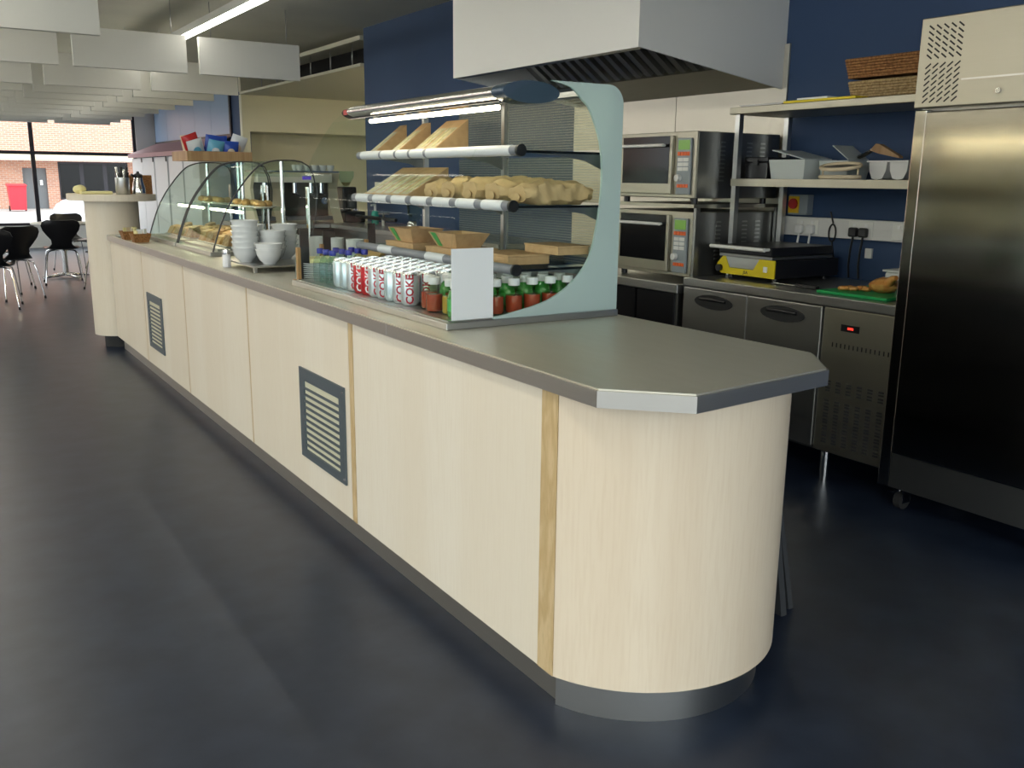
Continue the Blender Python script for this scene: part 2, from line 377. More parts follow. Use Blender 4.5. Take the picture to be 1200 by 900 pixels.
# ------------------------------------------------------------------ serving counter
J = [-.07, 0, 1.225, 2.44, 3.65, 4.80, 5.95]
PB, PT = .105, .862
sc = thing('serving_counter', 'long pale wood serving counter with steel plinth and rounded near end', 'counter', (.38, 2.9, 0))
for i in range(1, 6):
    obj('wood_panel', B().box(0, .018, J[i] + (.010 if i > 1 else .002), J[i + 1] - .035 if i == 1 else J[i + 1] - .010, PB, PT), 'panel_wood', sc)
    if i > 1: obj('joint_strip', B().box(.001, .018, J[i] - .009, J[i] + .009, PB, PT), 'oak_edge', sc)
obj('edge_strip', B().box(-.002, .018, -.068, 0, PB, PT), 'oak_edge', sc)
obj('edge_strip', B().box(-.002, .018, J[2] - .033, J[2] - .005, PB, PT), 'oak_edge', sc)
R0, yc = .411, .086
def endarc(r, n=40):
    a = math.degrees(math.asin((.086 + .07) / r))
    return arc(.38, yc, r, 180 + a, 360 - a, n)
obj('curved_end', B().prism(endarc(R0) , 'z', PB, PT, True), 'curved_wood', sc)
obj('carcass', B().box(.02, .74, -.065, 5.95, .1, PT - .002), 'carcass', sc)
obj('plinth', B().box(.045, .06, -.045, 5.95, 0, PB), 'lip_steel', sc)
obj('curved_plinth', B().prism(arc(.38, yc, .372, 200, 340, 40), 'z', 0, PB, True), 'steel', sc)
def vent(y0, y1, z0, z1, pt):
    v = obj('vent_grille', B().box(-.008, -.001, y0, y0 + .05, z0, z1).box(-.008, -.001, y1 - .05, y1, z0, z1)
            .box(-.008, -.001, y0 + .05, y1 - .05, z0, z0 + .035).box(-.008, -.001, y0 + .05, y1 - .05, z1 - .05, z1), 'grille_steel', pt)
    obj('grille_backing', B().box(-.0012, -.0006, y0 + .04, y1 - .04, z0 + .03, z1 - .04), 'foil', v)
    n = 11; h = (z1 - z0 - .085) / n
    for k in range(n):
        zz = z0 + .035 + h * k
        b = B().box(-.007, -.0035, y0 + .05, y1 - .05, zz + h * .62, zz + h)
        if k == n - 1: continue
        obj('slat', b, 'grille_steel', v)
    for (yy, zz) in ((y0 + .012, z1 - .02), (y1 - .012, z1 - .02), (y0 + .012, z0 + .02), (y1 - .012, z0 + .02)):
        obj('screw', B().tube([(-.0095, yy, zz), (-.008, yy, zz)], .005, 8), 'aluminium', v)
vent(1.273, 1.743, .23, .606, sc)
vent(4.245, 4.675, .23, .595, sc)
wt = thing('worktop', 'long stainless steel worktop with chamfered near corners on the serving counter', 'worktop', (.38, 2.9, PT))
poly = [(-.02, 5.95), (-.02, -.242), (.137, -.397), (.632, -.350), (.778, -.18), (.77, .65), (.77, 5.95)]
obj('lip', B().prism(poly, 'z', PT, .901), 'lip_steel', wt)
pin = [(-.014, 5.95), (-.014, -.238), (.14, -.39), (.629, -.344), (.771, -.177), (.764, .65), (.764, 5.95)]
obj('top_sheet', B().prism(pin, 'z', .901, .905), 'worktop_steel', wt)
obj('seam', B().box(-.0208, -.0201, .86, .868, PT + .002, .9), 'steel', wt)

# leaning board behind the counter end
lb = thing('folded_board', 'dark folded board leaning behind the rounded counter end', 'board', (.98, .05, 0))
obj('leaf', B().prism([(.94, 0), (.965, 0), (.82, .72), (.80, .72)], 'y', -.01, .45), 'dark_grey', lb)
obj('leaf', B().prism([(1.0, 0), (1.02, 0), (.835, .74), (.822, .72)], 'y', .02, .48), 'dark_grey', lb)
obj('edge', B().prism([(1.0, 0), (1.022, 0), (.837, .74), (.826, .74)], 'y', .012, .02), 'dark_grey', lb)

# tall rounded bar at the far end
tb = thing('condiment_bar', 'tall pale wood rounded bar column at the far counter end', 'bar', (.07, 6.35, 0))
body = arc(.07, 6.17, .20, 0, 360, 40)[:-1]
obj('column', B().prism(body, 'z', .1, 1.157, True), 'panel_wood', tb)
obj('plinth', B().prism(arc(.07, 6.17, .13, 0, 360, 40)[:-1], 'z', 0, .1, True), 'carcass', tb)
obj('bar_top', B().prism(arc(.10, 6.32, .33, 0, 360, 48, .46)[:-1], 'z', 1.157, 1.207), 'panel_wood', tb)

# ------------------------------------------------------------------ open drinks display case
CY0, CY1, DZ = .64, 2.0, .932
front = [(.084, .928), (.088, 1.054), (.094, 1.131), (.104, 1.21), (.117, 1.284), (.145, 1.372), (.189, 1.46), (.234, 1.531), (.276, 1.587)]
frost = [(.451, 1.663), (.527, 1.647), (.575, 1.61), (.607, 1.578), (.649, 1.486), (.663, 1.391), (.660, 1.30), (.650, 1.225), (.621, 1.113), (.553, 1.031), (.451, .974), (.318, .944), (.244, .934)]
def smooth(pts, n=5):
    out = []
    for i in range(len(pts) - 1):
        p0, p1, p2, p3 = [Vector(pts[max(0, min(len(pts) - 1, i + k))]) for k in (-1, 0, 1, 2)]
        for j in range(n):
            t = j / n
            q = .5 * ((2 * p1) + (p2 - p0) * t + (2 * p0 - 5 * p1 + 4 * p2 - p3) * t * t + (3 * p1 - p0 - 3 * p2 + p3) * t ** 3); out.append((q.x, q.y))
    return out + [tuple(pts[-1])]
front = smooth(front, 3); frost = smooth(frost, 5)
outer = [(.244, .928), (.742, .928)] + arc(.682, 1.604, .06, 0, 90, 8)
dc = thing('display_case', 'open-fronted glass drinks and sandwich display case with lit chrome canopy', 'display case', (.41, 1.3, .905))
obj('base_frame', B().box(.072, .745, CY0 - .012, CY1 + .012, .905, .9275, .003), 'steel', dc)
obj('deck', B().box(.09, .735, CY0 + .01, CY1 - .01, .9275, DZ - .001), 'steel', dc)
obj('end_glass', B().prism(front + [(.33, 1.632), (.40, 1.658), (.451, 1.663)] + outer[::-1][:-1], 'y', CY1 - .004, CY1 + .004), 'clear_glass', dc)
for y in (CY0,):
    e = obj('end_glass', B().prism(front + [(.33, 1.632), (.40, 1.658)] + frost, 'y', y - .004, y + .004), 'clear_glass', dc)
    obj('frosted_band', B().prism(frost + outer, 'y', y - .005, y + .005), 'frosted_green', e)
obj('front_glass', B().strip(front, 'y', CY0 + .006, CY1 - .006, -.005), 'clear_glass', dc)
el = arc(.385, 1.625, .100, 0, 360, 28, .029)[:-1]
cp = obj('canopy', B().prism(el, 'y', CY0 + .075, CY1 - .13, True), 'aluminium', dc)
ec = arc(.385, 1.625, .106, 0, 360, 28, .034)[:-1]
obj('end_cap', B().prism(ec, 'y', CY0 + .005, CY0 + .075, True), 'canopy_blue', cp)
c2 = obj('end_cap', B().prism(arc(.385, 1.625, .080, 0, 360, 24, .026)[:-1], 'y', CY1 - .13, CY1 - .03, True), 'black_plastic', cp)
obj('switch', B().box(.301, .306, CY1 - .10, CY1 - .06, 1.615, 1.635), 'isolator_red', c2)
obj('lamp_tube', B().tube([(.335, CY0 + .12, 1.583), (.335, 1.74, 1.583)], .008, 12), 'case_tube', cp)
obj('lamp_reflector', B().prism([(.318, 1.597), (.318, 1.600), (.44, 1.600), (.44, 1.597)], 'y', CY0 + .09, CY1 - .08), 'chrome', cp)
for y in (CY0 + .03, 1.3, CY1 - .03):
    obj('upright', B().box(.690, .712, y - .011, y + .011, DZ, 1.64), 'steel', dc)
obj('top_rail', B().box(.685, .715, CY0 + .02, CY1 - .02, 1.64, 1.658), 'steel', dc)
for y0, y1 in ((CY0 + .045, 1.285), (1.315, 1.66)):
    for z0, z1 in ((1.07, 1.27), (1.285, 1.44), (1.46, 1.635)):
        obj('rear_screen', B().box(.699, .703, y0, y1, z0, z1), 'mesh_screen', dc)
SH = [(1.450, .352), (1.278, .325), (1.076, .340)]
for i, (z, x0) in enumerate(SH):
    s = obj('shelf', B().box(x0 + .015, .688, CY0 + .03, CY1 - .03, z - .006, z), 'shelf_glass', dc)
    obj('shelf_edge', B().box(x0 + .015, .688, CY0 + .0265, CY0 + .0295, z - .007, z + .001), 'black_edge', s)
    for y in (CY0 + .033, 1.3, CY1 - .033):
        obj('bracket', B().prism([(x0 + .04, z - .0065), (.688, z - .0065), (.688, z - .055), (.62, z - .028), (.52, z - .014)], 'y', y - .003, y + .003), 'dark_steel', s)
    rl = obj('price_rail', B().tube([(x0, CY0 + .02, z), (x0, CY1 - .10, z)], .0165, 14), 'rail_grey', s)
    if i == 0: segs = [(1.29, 1.40), (1.42, 1.52), (1.54, 1.66), (1.68, 1.86), (.70, 1.27)]
    elif i == 1: segs = [(.70 + k * .172, .70 + k * .172 + .125) for k in range(7)]
    else: segs = [(1.55, 1.68), (1.12, 1.26), (.80, .95)]
    for a, c in segs:
        obj('price_label', B().tube([(x0, a, z), (x0, c, z)], .0176, 14), 'rail_white', rl)
    obj('rail_cap', B().tube([(x0, CY0 + .008, z), (x0, CY0 + .0195, z)], .019, 14), 'black_plastic', rl)

one('notice_card', B().box(.092, .241, CY0 - .009, CY0 - .0065, .934, 1.153), 'paper_white', 'blank white card propped against the near end glass', 'card', (.166, .632, .934))

# sandwiches, wraps and cartons on the shelves
def wedge(name, x0, y0, y1, z, d, h, label, group):
    t = thing(name, label, 'sandwich box', ((x0 + d / 2), (y0 + y1) / 2, z), group)
    obj('carton', B().prism([(x0, z), (x0 + d, z), (x0 + d, z + h), (x0, z + .006)], 'y', y0, y1), 'kraft', t)
    k = (h - .006) / d
    def up(x, o): return (x - k * o * .6, z + .006 + k * (x - x0) + o)
    a, c = x0 + d * .10, x0 + d * .74
    obj('film_window', B().prism([up(a, .0003), up(c, .0003), up(c, .0018), up(a, .0018)], 'y', y0 + .008, y1 - .008), 'kraft_window', t)
    obj('filling', B().prism([up(a + .01, .0018), up(c - .01, .0018), up(c - .01, .0024), up(a + .01, .0024)], 'y', y0 + (y1 - y0) * .40, y0 + (y1 - y0) * .60), 'sandwich_fill', t)
for i, (a, c) in enumerate(((1.315, 1.40), (1.402, 1.485), (1.62, 1.69), (1.84, 1.90))):
    wedge('sandwich_box', .385, a, c, SH[0][0] + .001, .16, .13, 'kraft sandwich wedge, %s from the near end of the top case shelf' % ORD[i], 'sandwiches on the top shelf')
for i in range(5):
    a = 1.50 + i * .083
    wedge('sandwich_box', .36, a, a + .081, SH[1][0] + .001, .20, .125, 'kraft sandwich wedge in the middle shelf row, %s from the paper wraps' % ORD[i], 'sandwiches on the middle shelf')
from mathutils import noise as mnoise
for i, (y, wd, ln, hh) in enumerate(((.735, .066, .135, .040), (.885, .072, .14, .044), (1.04, .072, .14, .048), (1.195, .07, .14, .046), (1.35, .07, .13, .042))):
    z = SH[1][0] + .001
    t = thing('wrapped_baguette', 'baguette in brown paper on the middle shelf, %s from the near end' % ORD[i], 'sandwich', (.53, y, z), 'paper wrapped baguettes')
    b = B(); N, M = 26, 18; rings = []
    for a in range(N + 1):
        u = a / N; pr = min(1, 5 * u) ** .5 * min(1, 5 * (1 - u)) ** .5
        pr = max(pr, .62 if a in (0, N) else .5); row = []
        for k in range(M):
            an = 2 * PI * k / M; q = Vector((.53 - ln + 2 * ln * u, y + i, an * 2))
            ca, sa = math.cos(an), math.sin(an)
            kk = 1 + .30 * mnoise.noise(Vector((u * 9 + i * 7, ca * 1.6, sa * 1.6))) + .14 * mnoise.noise(Vector((u * 26, ca * 4 + i, sa * 4)))
            hx = math.copysign(abs(ca) ** .7, ca) * wd * kk * (.95 if 0 < a < N else .8); hz = math.copysign(abs(sa) ** .7, sa) * hh * kk * pr
            row.append(b.bm.verts.new((.53 - ln + 2 * ln * u, y + hx * .92, max(z, z + hh * .9 + hz))))
        rings.append(row)
    for A, C in zip(rings, rings[1:]):
        for k in range(M): b.bm.faces.new((A[k], A[(k + 1) % M], C[(k + 1) % M], C[k])).smooth = True
    b.bm.faces.new(rings[0][::-1]); b.bm.faces.new(rings[-1])
    obj('paper_wrap', b, 'kraft_bag', t)
    b = B().lathe([(0, 0), (wd * .30, .002), (wd * .42, .010), (wd * .22, .014), (0, .012)], (0, 0, 0), 12, 1, .55)
    for v in b.bm.verts: v.co = Vector((.53 - ln - v.co.z, y + v.co.x, z + hh * .62 + v.co.y))
    obj('twisted_end', b, 'kraft_bag', t)
def carton(x, y, z, w_, d_, h_, label):
    t = thing('flat_carton', label, 'carton', (x, y, z), 'flat cartons on the lower shelf')
    obj('box', B().box(x - d_ / 2, x + d_ / 2, y - w_ / 2, y + w_ / 2, z, z + h_ * .8, .002), 'kraft', t)
    obj('lid', B().box(x - d_ / 2 - .002, x + d_ / 2 + .002, y - w_ / 2 - .002, y + w_ / 2 + .002, z + h_ * .8 + .0002, z + h_, .001), 'kraft', t)
def tray(x, y, z, label):
    t = thing('kraft_tray', label, 'food tray', (x, y, z), 'open kraft trays')
    def ring(w_, d_, zz): return [(x - d_, y - w_, zz), (x + d_, y - w_, zz), (x + d_, y + w_, zz), (x - d_, y + w_, zz)]
    b = B(); bm = b.bm
    lo, hi, hi2, lo2 = [[bm.verts.new(p) for p in ring(*q)] for q in ((.075, .05, z), (.105, .075, z + .055), (.102, .072, z + .055), (.073, .048, z + .003))]
    bm.faces.new(lo[::-1]); bm.faces.new(lo2)
    for A, C in ((lo, hi), (hi, hi2), (hi2, lo2)):
        for k in range(4): bm.faces.new((A[k], A[(k + 1) % 4], C[(k + 1) % 4], C[k]))
    obj('tray_body', b, 'kraft', t)
    b = B(); q = [(x - .0515, y + .03, z + .003), (x - .0515, y + .06, z + .003), (x - .0760, y + .085, z + .053), (x - .0760, y + .045, z + .053)]
    vs = [b.bm.verts.new(p) for p in q] + [b.bm.verts.new((p[0] - .0008, p[1], p[2])) for p in q]
    for f in ((0, 1, 2, 3), (7, 6, 5, 4), (0, 4, 5, 1), (1, 5, 6, 2), (2, 6, 7, 3), (3, 7, 4, 0)): b.bm.faces.new([vs[k] for k in f])
    obj('green_emblem', b, 'label_green', t)
z3 = SH[2][0] + .001
carton(.47, 1.60, z3, .25, .17, .03, 'flat brown carton at the far end of the lowest case shelf')
tray(.46, 1.60, z3 + .0305, 'open kraft tray on the far flat carton of the lowest shelf')
carton(.47, 1.24, z3, .25, .17, .03, 'flat brown carton in the middle of the lowest case shelf')
tray(.46, 1.24, z3 + .0305, 'open kraft tray on the middle flat carton, behind the white card')
carton(.48, .90, z3, .22, .17, .035, 'flat brown carton nearest the end glass on the lowest case shelf')
carton(.60, .80, z3 + .036, .20, .13, .03, 'small brown carton stacked askew on the nearest flat carton')

# drinks on the deck
def text_mesh(s, size):
    cu = bpy.data.curves.new('lettering', 'FONT'); cu.body = s; cu.size = size; cu.align_x = 'CENTER'; cu.align_y = 'CENTER'; cu.resolution_u = 2; cu.offset = size * .03
    o = bpy.data.objects.new('lettering_source', cu); COL.objects.link(o)
    dg = bpy.context.evaluated_depsgraph_get(); me = bpy.data.meshes.new_from_object(o.evaluated_get(dg))
    bpy.data.objects.remove(o); bpy.data.curves.remove(cu)
    return me
def wrap_text(s, size, R, zc):
    me = text_mesh(s, size); bm = bmesh.new(); bm.from_mesh(me); bpy.data.meshes.remove(me)
    bmesh.ops.subdivide_edges(bm, edges=[e for e in bm.edges if e.calc_length() > .012], cuts=2)
    for v in bm.verts:
        ph = -v.co.y / R; v.co = Vector((R * math.cos(ph), R * math.sin(ph), zc + v.co.x))
    b = B(); b.bm.free(); b.bm = bm; return b
def flat_text(name, s, size, m, parent, origin, ex, ey):
    """text lying in the plane of ex (reading direction) and ey (up)"""
    me = text_mesh(s, size); bm = bmesh.new(); bm.from_mesh(me); bpy.data.meshes.remove(me)
    o_, ex, ey = Vector(origin), Vector(ex), Vector(ey)
    for v in bm.verts: v.co = o_ + ex * v.co.x + ey * v.co.y
    b = B(); b.bm.free(); b.bm = bm
    return obj(name, b, m, parent)
def make_can(bodymat, txt, txtmat):
    t = thing('drinks_can', '', 'can')
    obj('body', B().lathe([(0, .004), (.022, .004), (.0245, 0), (.031, .010), (.0325, .016), (.0325, .098), (.030, .104)], n=20), bodymat, t)
    l = obj('lid', B().lathe([(.030, .104), (.0265, .112), (.0265, .115), (.0245, .115), (.0240, .111), (0, .111)], n=20), 'aluminium', t)
    obj('ring_pull', B().box(-.012, .009, -.006, .006, .1112, .1128), 'aluminium', l)
    if txt:
        for k in (0, 1): 
            o = obj('lettering', wrap_text(txt, .038, .0329, .057), txtmat, t); o.rotation_euler[2] = k * PI
    return t
def make_bottle(kind, cap):
    t = thing('drinks_bottle', '', 'bottle')
    if kind == 'water_bottle':
        obj('body', B().lathe([(0, 0), (.028, 0), (.031, .006), (.031, .075), (.026, .095), (.012, .112), (.012, .118)], n=18), 'water_bottle', t)
        obj('cap', B().lathe([(.0135, .116), (.0145, .118), (.0145, .134), (.012, .137), (0, .137)], n=14), cap, t)
    else:
        obj('body', B().lathe([(0, 0), (.026, 0), (.029, .006), (.029, .066), (.024, .08), (.0175, .088), (.0175, .094)], n=18), 'juice_clear' if kind != 'green_bottle' else 'green_bottle', t)
        if kind != 'green_bottle': obj('drink', B().lathe([(0, .003), (.025, .003), (.0275, .008), (.0275, .058), (0, .058)], n=16), kind, t)
        else: obj('paper_label', B().lathe([(.0292, .02), (.0296, .021), (.0296, .058), (.0292, .059)], n=18), 'label_green', t)
        obj('cap', B().lathe([(.0185, .090), (.0195, .092), (.0195, .112), (.017, .114), (0, .114)], n=14), cap, t)
    return t
PROTO = {'pale': make_can('can_pale', '', None), 'diet': make_can('can_silver', 'COKE', 'letter_red'), 'red': make_can('can_red', 'COKE', 'letter_white'),
         'water': make_bottle('water_bottle', 'cap_blue'), 'redjuice': make_bottle('juice_red', 'cap_white'),
         'amber': make_bottle('juice_amber', 'cap_white'), 'green': make_bottle('green_bottle', 'cap_white')}
USED = set()
def put(kind, x, y, z, rz, label, group):
    p = PROTO[kind]
    if kind in USED: p = dup(p)
    else: USED.add(kind)
    p.location = (x, y, z); p.rotation_euler[2] = rz; p['label'] = label; p['group'] = group
CANN = {'pale': 'pale silver-blue drinks can', 'diet': 'silver cola can with red lettering', 'red': 'red cola can with white lettering'}
frontrow = ['diet', 'diet', 'pale', 'diet', 'diet', 'red', 'red', 'diet', 'pale', 'pale']
for r in range(5):
    for c in range(10):
        k = frontrow[c] if r == 0 else ('red' if (r == 1 and c in (5, 6)) else ('pale' if (c >= 8 and r < 3) else 'diet'))
        rz = math.radians(-112 + random.uniform(-16, 16))
        put(k, .150 + r * .069, 1.03 + c * .0685, DZ, rz, '%s, %s from near end, %s row from glass' % (CANN[k], ORD[c], ORD[r]), 'cans on the case deck')
for r in range(3):
    for c in range(3):
        put('water', .155 + r * .07, 1.745 + c * .068, DZ, 0, 'clear water bottle with blue cap, %s beyond the cans, %s from front glass' % (ORD[c], ORD[r]), 'water bottles on the case deck')
JN = {'redjuice': 'small red juice bottle with white cap', 'amber': 'small amber juice bottle with white cap', 'green': 'small green bottle with white cap'}
for r in range(7):
    for c in range(4):
        k = ['green', 'amber', 'redjuice', 'redjuice'][c] if r == 0 else ['redjuice', 'green', 'redjuice', 'green'][c]
        put(k, .150 + r * .072 + (.02 if c % 2 else 0), .705 + c * .074, DZ, 0, '%s, %s row from end glass, %s from front' % (JN[k], ORD[c], ORD[r]), 'juice bottles on the case deck')

# ------------------------------------------------------------------ curved glass cake cases
AP = [(.167, .93), (.190, 1.00), (.238, 1.125), (.295, 1.23), (.361, 1.318), (.415, 1.38), (.467, 1.423), (.53, 1.446), (.595, 1.453), (.673, 1.453)]
AP = smooth(AP, 3)
AR = [(.72, 1.445), (.762, 1.42), (.79, 1.36), (.805, 1.271), (.80, 1.16), (.77, 1.02), (.765, .93)]
def cake_case(y0, y1, label):
    t = thing('cake_case', label, 'display case', (.48, (y0 + y1) / 2, .905), 'curved glass cake cases')
    obj('base', B().box(.150, .768, y0, y1, .905, .93, .003), 'steel', t)
    obj('deck', B().box(.20, .75, y0 + .03, y1 - .03, .9301, .945), 'steel', t)
    obj('curved_glass', B().strip(AP + AR[:3], 'y', y0 + .008, y1 - .008, -.005), 'cake_glass', t)
    for y in (y0 + .004, y1 - .004):
        e = obj('end_glass', B().prism(AP + AR, 'y', y - .003, y + .003), 'clear_glass', t)
        full = AP + AR
        obj('dark_edge', B().tube([(p[0], y, p[1]) for p in full], .0045, 6), 'dark_grey', e)
    obj('chrome_post', B().tube([(.60, y0 + .025, .945), (.60, y0 + .025, 1.448)], .012, 12), 'chrome', t)
    obj('chrome_post', B().tube([(.60, y1 - .025, .945), (.60, y1 - .025, 1.448)], .012, 12), 'chrome', t)
    s = obj('glass_shelf', B().box(.36, .74, y0 + .06, y1 - .06, 1.16, 1.168), 'shelf_glass', t)
    obj('shelf_lamp', B().tube([(.37, y0 + .08, 1.15), (.37, y1 - .08, 1.15)], .008, 8), 'case_tube', s)
    obj('back_frame', B().box(.752, .764, y0 + .02, y0 + .05, .945, 1.30).box(.752, .764, y1 - .05, y1 - .02, .945, 1.30), 'chrome', t)
cake_case(3.60, 4.44, 'nearer curved glass cake case behind the white bowls')
cake_case(4.47, 5.30, 'farther curved glass cake case with crisps on top')
n = 0
for ci, (y0, which) in enumerate(((3.68, 'nearer'), (4.55, 'farther'))):
    for k in range(4):
        y = y0 + k * .18
        t = thing('sandwich_platter', 'steel platter of brown sandwiches, %s in the %s curved case' % (ORD[k], which), 'platter', (.43, y + .07, .9455), 'platters in the cake cases')
        obj('platter', B().box(.26, .62, y, y + .15, .9455, .953, .002), 'steel', t)
        for q in range(4):
            h = random.uniform(.05, .08)
            obj('sandwich', B().prism([(.275 + q * .083, .9535), (.35 + q * .083, .9535), (.345 + q * .083, .9535 + h), (.30 + q * .083, .9535 + h * .8)], 'y', y + .015, y + .135), 'pastry' if (q + k) % 2 else 'brown_food', t)
    for q in range(3):
        t = thing('cake_plate', 'plate of pastries on the %s curved case upper shelf, %s from near side' % (which, ORD[q]), 'plate', (.53, y0 + .12 + q * .22, 1.1685), 'plates in the cake cases')
        obj('plate', B().lathe([(0, 0), (.06, 0), (.085, .01), (.085, .013), (.058, .004), (0, .004)], (.53, y0 + .12 + q * .22, 1.1685)), 'china', t)
        for a in range(3):
            an = a * 2.1 + q
            b = B().blob((.53 + .035 * math.cos(an), y0 + .12 + q * .22 + .035 * math.sin(an), 1.1685 + .028), .03, .03, .022, 10, .04)
            obj('pastry', b, 'pastry', t)

# crisps on a wooden tray on the farther cake case
wtz = 1.460
t = thing('wooden_tray', 'wooden tray holding crisp packets on top of the farther cake case', 'tray', (.58, 5.05, wtz))
obj('tray_floor', B().box(.37, .80, 4.86, 5.28, wtz, wtz + .008), 'brown_wood', t)
for a in ((.36, .37, 4.85, 5.29), (.80, .81, 4.85, 5.29), (.37, .80, 4.85, 4.86), (.37, .80, 5.28, 5.29)):
    obj('tray_side', B().box(a[0], a[1], a[2], a[3], wtz, wtz + .065), 'brown_wood', t)
def packet(x, y, tilt, m, m2, label, z=wtz + .0085, wdt=.15, h=.19, roll=0):
    t = thing('crisp_packet', label, 'crisp packet', (x, y, z), 'crisp packets in the wooden tray')
    b = B(); g = []; N, M = 6, 7
    for sgn in (-1, 1):
        gg = []
        for i in range(N + 1):
            row = []
            for j in range(M + 1):
                u, v = i / N, j / M
                bul = .028 * math.sin(PI * u) ** .6 * math.sin(PI * v) ** .6
                row.append(b.bm.verts.new((x + (u - .5) * wdt, y + sgn * (bul + .001), z + v * h)))
            gg.append(row)
        for i in range(N):
            for j in range(M): f = b.bm.faces.new((gg[i][j], gg[i + 1][j], gg[i + 1][j + 1], gg[i][j + 1])); f.smooth = True
    b.rot(tilt, 'X', (x, y, z)).rot(roll, 'Y', (x, y, z))
    mz = min(v.co.z for v in b.bm.verts); b.move((0, 0, z - mz))
    obj('foil_bag', b, m, t)
    bb = B().blob((x, y - .026, z + h * .45), wdt * .26, .005, h * .2, 10).rot(tilt, 'X', (x, y, z)).rot(roll, 'Y', (x, y, z)).move((0, 0, z - mz))
    obj('printed_patch', bb, m2, t)
PK = [(.455, 4.935, .35, 'crisp_white', 'crisp_lightblue', 'white crisp packet', -.5), (.555, 4.92, .3, 'crisp_lightblue', 'crisp_white', 'light blue crisp packet', .3), (.67, 4.925, .25, 'crisp_blue', 'crisp_cream', 'front dark blue crisp packet with pale patch', .1),
      (.725, 5.03, .3, 'crisp_white', 'crisp_cream', 'white crisp packet at the wall side', .5), (.47, 5.05, .3, 'crisp_red', 'crisp_white', 'red crisp packet', -.6), (.575, 5.06, .2, 'crisp_blue', 'crisp_white', 'rear dark blue crisp packet with white patch', .2), (.66, 5.12, .2, 'crisp_blue', 'crisp_lightblue', 'rear dark blue crisp packet with light blue patch', -.1), (.48, 5.19, .1, 'crisp_cream', 'crisp_red', 'cream crisp packet at the back', -.3)]
for x, y, tl, a, c, lb_, rl in PK:
    packet(x, y, tl, a, c, lb_ + ' in the wooden tray', h=.13 if y < 5 else .17, wdt=.11, roll=rl * .6)

# ------------------------------------------------------------------ crockery and small things on the worktop
WZ = .9052
st = thing('steel_stand', 'low steel stand under the stacked white bowls', 'stand', (.26, 2.82, WZ))
obj('stand_plate', B().box(.085, .44, 2.58, 3.05, WZ + .024, WZ + .032), 'steel', st)
for x in (.095, .43):
    for y in (2.59, 3.04): obj('foot', B().box(x - .008, x + .008, y - .008, y + .008, WZ, WZ + .024), 'steel', st)
bowlp = [(0, 0), (.030, 0), (.032, .006), (.050, .022), (.061, .048), (.0645, .066), (.0695, .072), (.0695, .0755), (.066, .0755), (.061, .066), (.0575, .048), (.046, .026), (.028, .010), (0, .009)]
def bowl(x, y, z, label, s=1.0, tilt=0):
    b = B().lathe([(r * s, zz * s) for r, zz in bowlp], (x, y, z), 22)
    if tilt: b.rot(tilt, 'Y', (x, y, z))
    one('bowl', b, 'china', label, 'bowl', (x, y, z), 'white bowls on the counter')
sz = WZ + .0325
stacks = [(.19, 2.66, 2, 'at the front of the stand'), (.265, 2.83, 4, 'in the middle of the stand'), (.125, 2.83, 6, 'next to the salt shaker'), (.20, 2.965, 5, 'at the far end of the stand'), (.365, 2.935, 5, 'at the kitchen side of the stand')]
for x, y, n, wh in stacks:
    for k in range(n):
        bowl(x, y, sz + k * .0265, 'white china bowl, %s from bottom of the stack %s' % (ORD[k], wh))
for i in range(4):
    x, y = (.66, .61, .56, .51)[i], (2.70, 2.84, 2.98, 3.12)[i]
    t = thing('white_mug', 'tall white mug in the row behind the bowls, %s from the display case' % ORD[i], 'mug', (x, y, WZ), 'white mugs')
    obj('cup', B().lathe([(0, 0), (.034, 0), (.042, .02), (.047, .14), (.044, .14), (.039, .02), (0, .012)], (x, y, WZ), 20), 'china', t)
    obj('handle', B().tube([(x + .035, y + .025, WZ + .03)] + [(x + .035 + .022 * math.sin(a) + .006, y + .03 + .02 * math.sin(a), WZ + .065 - .035 * math.cos(a)) for a in (0.6, 1.1, 1.6, 2.1, 2.6)] + [(x + .038, y + .027, WZ + .105)], .005, 8), 'china', t)
p = onZ(265, 313, WZ)
t = thing('salt_shaker', 'small white salt shaker with chrome lid on the worktop front', 'shaker', (.055, 2.93, WZ))
obj('jar', B().lathe([(0, 0), (.021, 0), (.022, .004), (.021, .06), (.018, .066)], (.055, 2.93, WZ), 8), 'salt_white', t)
obj('lid', B().lathe([(.020, .066), (.021, .070), (.019, .088), (0, .092)], (.055, 2.93, WZ), 12), 'chrome', t)
def sign(x, y, h, label):
    t = thing('menu_sign', label, 'menu sign', (x, y, WZ), 'black menu signs in wooden stands')
    obj('stand_base', B().box(x - .035, x + .03, y - .022, y + .022, WZ, WZ + .012, .002), 'orange_wood', t)
    obj('stand_post', B().box(x - .022, x - .006, y - .012, y + .012, WZ + .012, WZ + .012 + h * .6, .002), 'orange_wood', t)
    obj('black_panel', B().box(x - .005, x + .035, y - .004, y + .004, WZ + .0125, WZ + h), 'black_plastic', t)
sign(.155, 2.11, .235, 'black menu sign in a wooden stand beside the plate stack')
sign(.46, 2.62, .19, 'small black menu sign standing among the mugs')
sign(.66, 2.52, .23, 'black menu sign by the mug nearest the display case')
for k in range(9):
    x, y = .245, 2.155
    one('plate', B().lathe([(0, 0), (.045, 0), (.085, .007), (.098, .0125), (.098, .0145), (.083, .0095), (.043, .003), (0, .003)], (x, y, WZ + k * .0085), 26), 'china', 'white side plate, %s from the bottom of the stack' % ORD[k], 'plate', (x, y, WZ + k * .0085), 'stacked side plates')
gt = thing('bread_board', 'golden brown board leaning on the plate stack with folded paper', 'board', (.40, 2.16, WZ))
obj('board', B().prism([(.375, WZ), (.39, WZ), (.56, WZ + .13), (.545, WZ + .14)], 'y', 2.06, 2.30), 'golden_tray', gt)
